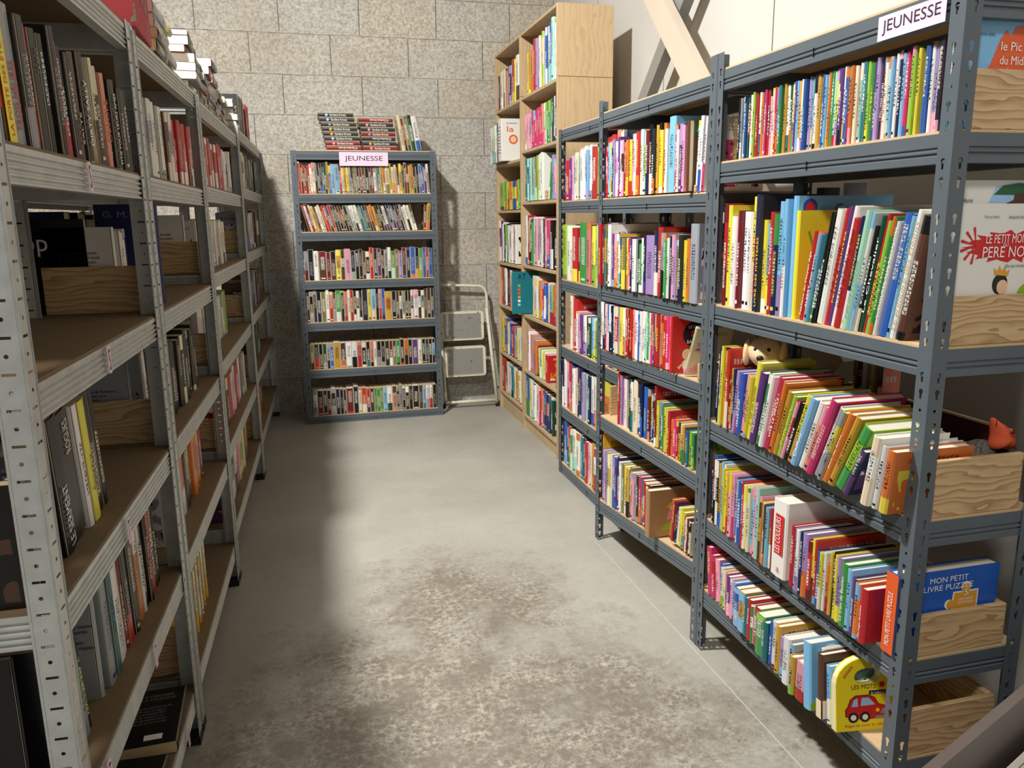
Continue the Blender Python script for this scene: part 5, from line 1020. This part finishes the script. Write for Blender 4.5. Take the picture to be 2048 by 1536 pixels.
# ------------------------------------------------------------------ pine end boards and boxes
def pine_box(x, y, z, w, h, L, label, side=1, backh=None, group='open pine boxes at the rack ends'):
    """three-sided pine box: end board facing -y, long back board, base; x is its aisle edge, running away from the aisle"""
    t = empty('pine_box', (x, y, z), 0, label=label, cat='box', group=group); T_ = .012
    xs = (0, w) if side > 0 else (-w, 0)
    bevel(MB().box(xs[0], xs[1], 0, T_, 0, h).build('end_board', M['pine'], t), .0015, 1)
    bx = (w-T_, w) if side > 0 else (-w, -w+T_)
    if L: bevel(MB().box(bx[0], bx[1], T_+.0005, L, 0, backh or h).build('back_board', M['pine'], t), .0015, 1)
    return t
for i, (hz, wd) in enumerate(((.105, .215), (.095, .215), (.120, .215), (.094, .218), (.112, .218))):
    pine_box(1.190, 1.249, LEV['R1'][i+1][1]+.0056, wd, hz, 0 if i < 3 else .30, 'pine end board of the handwritten-sign rack, ' + ['under the orange mountain book', 'under the white Christmas book', 'beside the orange felt animal head', 'knotty, under the blue puzzle book', 'lowest, with an empty box behind'][i], 1)
# empty tray interior in the lowest box
pb = [o for o in bpy.data.objects if o.get('label', '').endswith('empty box behind')][0]
MB().box(.0, .205, .0125, .055, 0, .006).build('base_board', M['pine'], pb)
for (x, y, z, w_, h_, lab) in ((1.166, 2.09, LEV['R1'][1][0], .10, .115, 'short pine block at the far post, row under the handwritten sign'), (1.166, 3.012, LEV['R2'][1][0], .24, .105, 'pine end board at the far post, top row of bare-topped rack'),
                               (1.166, 3.0, LEV['R2'][4][0], .24, .125, 'pine end board standing on bare shelf, fourth row of bare-topped rack')):
    pine_box(x+.022, y-.01, z+.0056, w_, h_, 0, lab, group='pine end boards')
one = pine_box(1.150, 2.168, LEV['R2'][3][1]+.0056, .14, .055, 0, 'low pine block at the near end of the even-topped row', group='pine end boards')
pine_box(1.150, 2.232, LEV['R2'][1][1]+.0056, .07, .022, 0, 'thin pale pine lath lying under the brown book, top row', group='pine end boards')
pine_box(1.352, 4.44, 1.4626, .12, .05, 0, 'small pine block on the bookcase shelf beside the white script-titled book', group='pine end boards')
for k, i, lab in (('L12', 3, 'pine end board at the aisle mouth, below the navy novel'), ('L23', 2, 'wide pine end board on the second row of the second galvanised rack'), ('L23', 3, 'pine end board on the third row of the second galvanised rack'), ('L23', 5, 'pine end board low down behind the flat black novels'),
                  ('L34', 1, 'pine end board beside red novels, upper row of third galvanised rack'), ('L34', 2, 'pine end board under the pale facing novel, third galvanised rack'), ('L34', 3, 'pine end board beside the black row, third galvanised rack'), ('L34', 4, 'pine end board beside orange novels, third galvanised rack'),
                  ('L45', 1, 'pine end board, upper row of last galvanised rack'), ('L45', 2, 'pine end board, second row of last galvanised rack'), ('L45', 3, 'pine end board, third row of last galvanised rack'), ('L45', 4, 'pine end board, fourth row of last galvanised rack'), ('L45', 5, 'pine end board, floor row of last galvanised rack')):
    y0 = LK[k][0]; pine_box(lx(y0)-.046, y0+.026, LLEV[k][i]+.0058, .21, .112 if k != 'L23' or i != 5 else .13, .0, lab, -1)

# ------------------------------------------------------------------ signs and small labels
def sign(o, ex, ey, w_, h_, text, label, ink='p_ink', tw=.72, thh=.5, curl=0):
    t = empty('paper_sign', o, 0, label=label, cat='sign'); ex, ey = Vector(ex), Vector(ey); nn = ex.cross(ey)
    mb = MB(); mb.prism([(-w_/2, -h_/2), (w_/2, -h_/2), (w_/2, h_/2), (-w_/2, h_/2)], lambda p, k: tuple(ex*p[0] + ey*p[1] + nn*(.0006*k))); mb.build('sheet', M['pink_label'], t)
    put_text(text, tuple(nn*.0006), ex, ey, w_*tw, h_*thh, ink, t, 'lettering'); return t
sign((.415, SY-.004, 1.748), (1, 0, 0), (0, 0, 1), .313, .086, 'JEUNESSE', 'printed pink JEUNESSE sign on the rack against the block wall', tw=.78, thh=.46)
sign((1.1445, 1.374, 1.7215), (0, -1, -.0), (0, .0, 1), .178, .046, 'JEUNESSE', 'handwritten pink JEUNESSE sign on the dark grey rack', 'p_violet_ink', .86, .62)
for k_, (y, z, ch, h_, lab) in enumerate(((1.592, 1.442, 'S', .05, 'pink S label on the uppermost beam of the front galvanised rack'), (1.578, 1.115, 'S', .05, 'pink S label on the second beam, over bare brown shelf'), (1.575, .782, 'T', .052, 'pink T label on the third beam of front galvanised rack'), (1.668, .466, 'T', .055, 'pink T label on the fourth beam of front galvanised rack'),
                             (1.886, .117, 'V', .052, 'pink label low on the floor-row beam of front galvanised rack'), (1.296, .462, 'T', .05, 'pink label on the fourth beam close to the corner post'))):
    sign((lx(y)+.0035, y, z), (KX, 1, 0), (0, 0, 1), .018, h_, ch, lab, tw=.5, thh=.8)

# ------------------------------------------------------------------ step stool
def step_stool():
    t = empty('step_stool', (1.103, 5.625, 0), 0, label='folded two-step stool with chipped cream frame leaning by the block wall', cat='step stool')
    P = lambda x, z, y=None: (x-1.12, ((.10*z/.9) if y is None else y), z)
    r = .011
    loop = [P(1.345, .0, -.02), P(1.325, .35), P(1.30, .72)] + [P(1.30-.055+.055*math.cos(math.radians(a)), .80+.075*math.sin(math.radians(a))) for a in range(0, 91, 15)] + [P(1.0, .89), P(.94, .895)] + [P(.955-.035*math.sin(math.radians(a)), .86+.035*math.cos(math.radians(a))) for a in range(15, 91, 25)] + [P(.92, .7), P(.932, .3), P(.94, .0)]
    MB().tube(loop, r, 12).build('back_frame', M['cream_paint'], t, True)
    f = [P(1.285, .72, .03), P(1.335, .0, -.06)]; MB().tube(f, .012, 12).build('front_leg', M['cream_paint'], t, True)
    f = [P(.935, .70, .03), P(.955, .06, -.04)]; MB().tube(f, .010, 12).build('front_leg', M['cream_paint'], t, True)
    MB().tube([P(.955, .045, -.04), P(1.335, .045, -.05)], .011, 12).build('cross_bar', M['cream_paint'], t, True)
    for (z0, z1, x0, x1, n_) in ((.49, .70, .945, 1.262, 'upper'), (.225, .445, .957, 1.268, 'lower')):
        mb = MB(); y = -.005 if n_ == 'upper' else -.012; rr = .02
        c = []
        for cx, cz, a0 in ((x1-rr, z1-rr, 0), (x0+rr, z1-rr, 90), (x0+rr, z0+rr, 180), (x1-rr, z0+rr, 270)):
            c += [(cx+rr*math.cos(math.radians(a0+a)), cz+rr*math.sin(math.radians(a0+a))) for a in (0, 30, 60, 90)]
        mb.prism(c, lambda p, k: (p[0]-1.12, y+.03*(1-k)+.06*p[1], p[1])); s_ = mb.build('step', M['cream_paint'], t)
        m2 = MB(); zz = z0+.02
        while zz < z1-.015:
            m2.box(x0+.022-1.12, x1-.022-1.12, y-.0035+.06*zz, y+.004+.06*zz, zz, zz+.0065); zz += .0105
        m2.build('ribbed_tread', M['tread'], s_)
        MB().box(x0+.012-1.12, x1-.012-1.12, y-.001+.06*z0, y+.002+.06*z0, z0+.012, z0+.014).build('tread_edge', M['tread'], s_)
        mb = MB(); mb.tube([(x0-.02-1.12, .02+.06*z0, z0+.02), (x1+.05-1.12, .02+.06*z0, z0+.02)], .004, 8); mb.build('hinge_rod', M['p_ink'], t)
    for x, y in ((1.345, -.02), (.94, 0), (1.335, -.06)): MB().tube([(x-1.12, y, 0), (x-1.12, y, .03)], .0145, 12).build('rubber_foot', M['black_plastic'], t, True)
step_stool()

# ------------------------------------------------------------------ wall bracing
def brace(name, a, b, w_, th, m, label, lip=True):
    a, b = Vector(a), Vector(b); mid = (a+b)/2; t = empty(name, mid, 0, label=label, cat='steel brace')
    d = (b-a).normalized(); n_ = Vector((1, 0, 0)); s_ = d.cross(n_).normalized(); L = (b-a).length/2
    prof = [(-w_/2, 0), (w_/2, 0), (w_/2, th), (w_/2-.006, th), (w_/2-.006, .006), (-w_/2+.006, .006), (-w_/2+.006, th), (-w_/2, th)]
    MB().prism(prof, lambda p, k: tuple(s_*p[0] + n_*p[1] + d*(L if k else -L))).build('channel', m, t); return t
brace('steel_brace', (1.60, 4.98, 3.72), (1.60, 2.13, .87), .118, .045, M['steel_tan'], 'wide primed steel brace crossing in front of the grey one on the cream wall')
brace('steel_brace', (1.66, 2.30, 3.346), (1.66, 4.95, .875), .075, .05, M['steel_grey'], 'narrow grey steel brace passing behind the wide primed one')

# ------------------------------------------------------------------ toys
def plush_dog():
    t = empty('plush_dog', (1.300, 2.005, .7626), 0, label='cream plush puppy peering over the leaning row of books', cat='soft toy'); t.rotation_euler = (0, 0, math.radians(-45))
    # built facing -y, sitting behind the row with its head over the book tops
    MB().ball((0, .0, .095), (.040, .036, .095), 20, 14, lambda p: Vector((p.x*(1-.2*p.z), p.y, p.z))).build('body', M['plush'], t, True)
    MB().tube([(0, .0, .165), (0, -.03, .205), (0, -.075, .224)], [.033, .034, .036], 16).build('neck', M['plush'], t, True)
    c = Vector((0, -.110, .226))
    hd = MB().ball(c, (.046, .044, .043), 24, 18, lambda p: Vector((p.x*(1+.06*p.z), p.y-(.32*math.exp(-((p.x/.42)**2+((p.z+.28)/.36)**2)) if p.y < 0 else 0), p.z))).build('head', M['plush'], t, True)
    MB().ball(c+Vector((0, -.0585, -.009)), (.010, .006, .008), 12, 8).build('nose', M['p_ink'], hd, True)
    for s_ in (-1, 1):
        MB().ball(c+Vector((s_*.0175, -.0385, .012)), (.0055, .0035, .006), 10, 8).build('eye', M['p_ink'], hd, True)
        MB().ball(c+Vector((s_*.048, .002, -.004)), (.011, .022, .038), 14, 10, lambda p: Vector((p.x+.3*s_*(1-p.z)*.5, p.y*(1-.25*p.z), p.z))).build('ear', M['plush'], hd, True)
    MB().tube([c+Vector((-.013, -.052, -.024)), c+Vector((0, -.0545, -.027)), c+Vector((.013, -.052, -.024))], .0011, 6).build('mouth', M['p_ink'], hd)
plush_dog()
def felt_animal():
    t = empty('felt_animal', (1.400, 1.305, .820), 0, label='orange felt animal head on a grey knitted body, lying in the dark red box', cat='soft toy')
    t.scale = (.8, .8, .8)
    # long muzzle pointing down, ear up; seen from the aisle mouth, built facing -y
    out = [(-.040, .158), (-.030, .150), (-.018, .140), (.0, .134), (.018, .118), (.034, .096), (.040, .074), (.034, .060), (.020, .058), (.006, .064), (-.010, .068), (-.022, .060), (-.034, .066), (-.038, .082), (-.030, .100), (-.036, .125)]
    b = MB(); n_ = len(out); cx, cz = 0, .095
    lay = [(.0, .0), (.35, -.020), (.72, -.026), (.94, -.018), (1, 0), (.94, .018), (.6, .024), (0, .026)]
    rings = []
    for s_, y in ((.02, -.034), (.35, -.032), (.68, -.026), (.9, -.014), (1, 0), (.9, .012), (.5, .018), (.02, .02)):
        rings.append([(cx+(x-cx)*s_, y, cz+(z-cz)*s_) for x, z in out])
    for r_ in rings: b.v += r_
    for i in range(len(rings)-1):
        for k in range(n_): l = (k+1) % n_; b.face((i*n_+k, i*n_+l, (i+1)*n_+l, (i+1)*n_+k))
    hd = b.build('head', M['orange_felt'], t, True); md = hd.modifiers.new('sub', 'SUBSURF'); md.levels = md.render_levels = 1
    E_ = ((1, 0, 0), (0, 0, 1))
    MB().tube([(.002+.008*math.cos(math.radians(a)), -.0315, .114+.010*math.sin(math.radians(a))) for a in range(0, 361, 30)], .0016, 6).build('eye_ring', M['p_red'], hd, True)
    MB().ball((.002, -.032, .114), (.003, .002, .004), 8, 6).build('eye', M['p_ink'], hd, True); MB().ball((.022, -.026, .070), (.004, .003, .0025), 8, 6).build('nostril', M['p_ink'], hd, True); MB().ball((-.031, -.012, .138), (.0035, .003, .012), 8, 6).build('ear_fold', M['p_brown'], hd, True)
    MB().ball((-.052, .03, .02), (.065, .045, .062), 20, 12, lambda p: Vector((p.x, p.y, p.z+.25*p.x))).build('knitted_body', M['grey_knit'], t, True)
felt_animal()
t = empty('card_box', (1.36, 1.30, .7628), 0, label='dark red card box with a pale rim, behind the leaning books', cat='box')
MB().box(.055, .060, 0, .52, 0, .145).build('side_panel', M['box_dark'], t); MB().box(-.055, .0545, .515, .52, 0, .145).build('end_panel', M['box_dark'], t); MB().box(-.055, .0545, .09, .5145, 0, .004).build('base', M['box_dark'], t)
MB().box(.0545, .0615, -.001, .521, .1452, .150).build('rim', M['p_cream'], t)

# red lettered box on the galvanised racks
t = empty('red_box', (-.45, 2.06, LLEV['L12'][0]+.0066), .03, label='worn red cardboard box with grey lettering on top of the galvanised racks', cat='box')
bevel(MB().box(-.105, .115, -.045+.06, .255, 0, .235).build('carton', mat('worn_red_card', (.66, .22, .22), .7), t), .003, 2)
q = NT(bpy.data.materials['worn_red_card']); q.base(q.mix(q.math('GREATER_THAN', q.noise(q.obj(), 14, 4, .7), .62), srgb((.68, .22, .23)), srgb((.52, .50, .46))))
put_text('CINEMA', (.1158, .13, .10), (0, .93, -.25), (0, .25, .93), .17, .05, 'p_grey', t, 'lettering'); MB().box(-.03, .06, .10, .16, .2352, .2362).build('tape', M['p_ink'], t)

# brown tray with books at the aisle mouth
d0 = Vector((.287, .116, 0)).normalized(); ang = math.atan2(d0.y, d0.x)
t = empty('display_bin', (.924, .901, 0), ang, label='grey-brown laminate browsing bin at the aisle mouth, holding magazines', cat='bin')
MB().box(-.10, .80, 0, .018, 0, .5).build('rim_panel', M['brown_board'], t); MB().box(-.10, .80, -.32, -.302, 0, .5).build('rim_panel', M['brown_board'], t)
MB().box(-.10, -.082, -.3015, -.0005, 0, .5).build('end_panel', M['brown_board'], t); MB().box(.782, .80, -.3015, -.0005, 0, .5).build('end_panel', M['brown_board'], t); MB().box(-.0815, .7815, -.3015, -.0005, .16, .175).build('base', M['brown_board'], t)
for k in range(9):
    c_ = ['w', 'c', 'w', 'b', 'w', 'c', 's', 'w', 'b'][k]
    sp = dict(t=.012 if c_ != 'b' else .008, d=.62, h=.235, side=1)
    V, Fc, place, part, PV, PF = book_geo(sp['t'], .60, .235, 1, False)
    me = bpy.data.meshes.new('magazine'); me.from_pydata(V, [], Fc); me.materials.append(M['cover']); C3 = srgb(PAL[c_])
    paint(me, [(place[i], part[i], C3, srgb(PAL['l']), srgb(PAL['b']), sp['t'], .235, .6, .1*k+.03) for i in range(len(Fc))])
    o = link('magazine', me); o.matrix_world = Matrix.Translation((.924, .901, 0)) @ Matrix.Rotation(ang, 4, 'Z') @ Matrix.Translation((.0, -.016-.0145*(k+1), .1755))
    tag(o, '%s %s magazine in the laminate bin, counted from the grey racks' % (WORDS[k], CN[c_]), 'magazine', 'magazines in the laminate bin')
    pm_ = bpy.data.meshes.new('page_block'); pm_.from_pydata(PV, [], PF); pm_.materials.append(M['paper']); link('page_block', pm_, o)
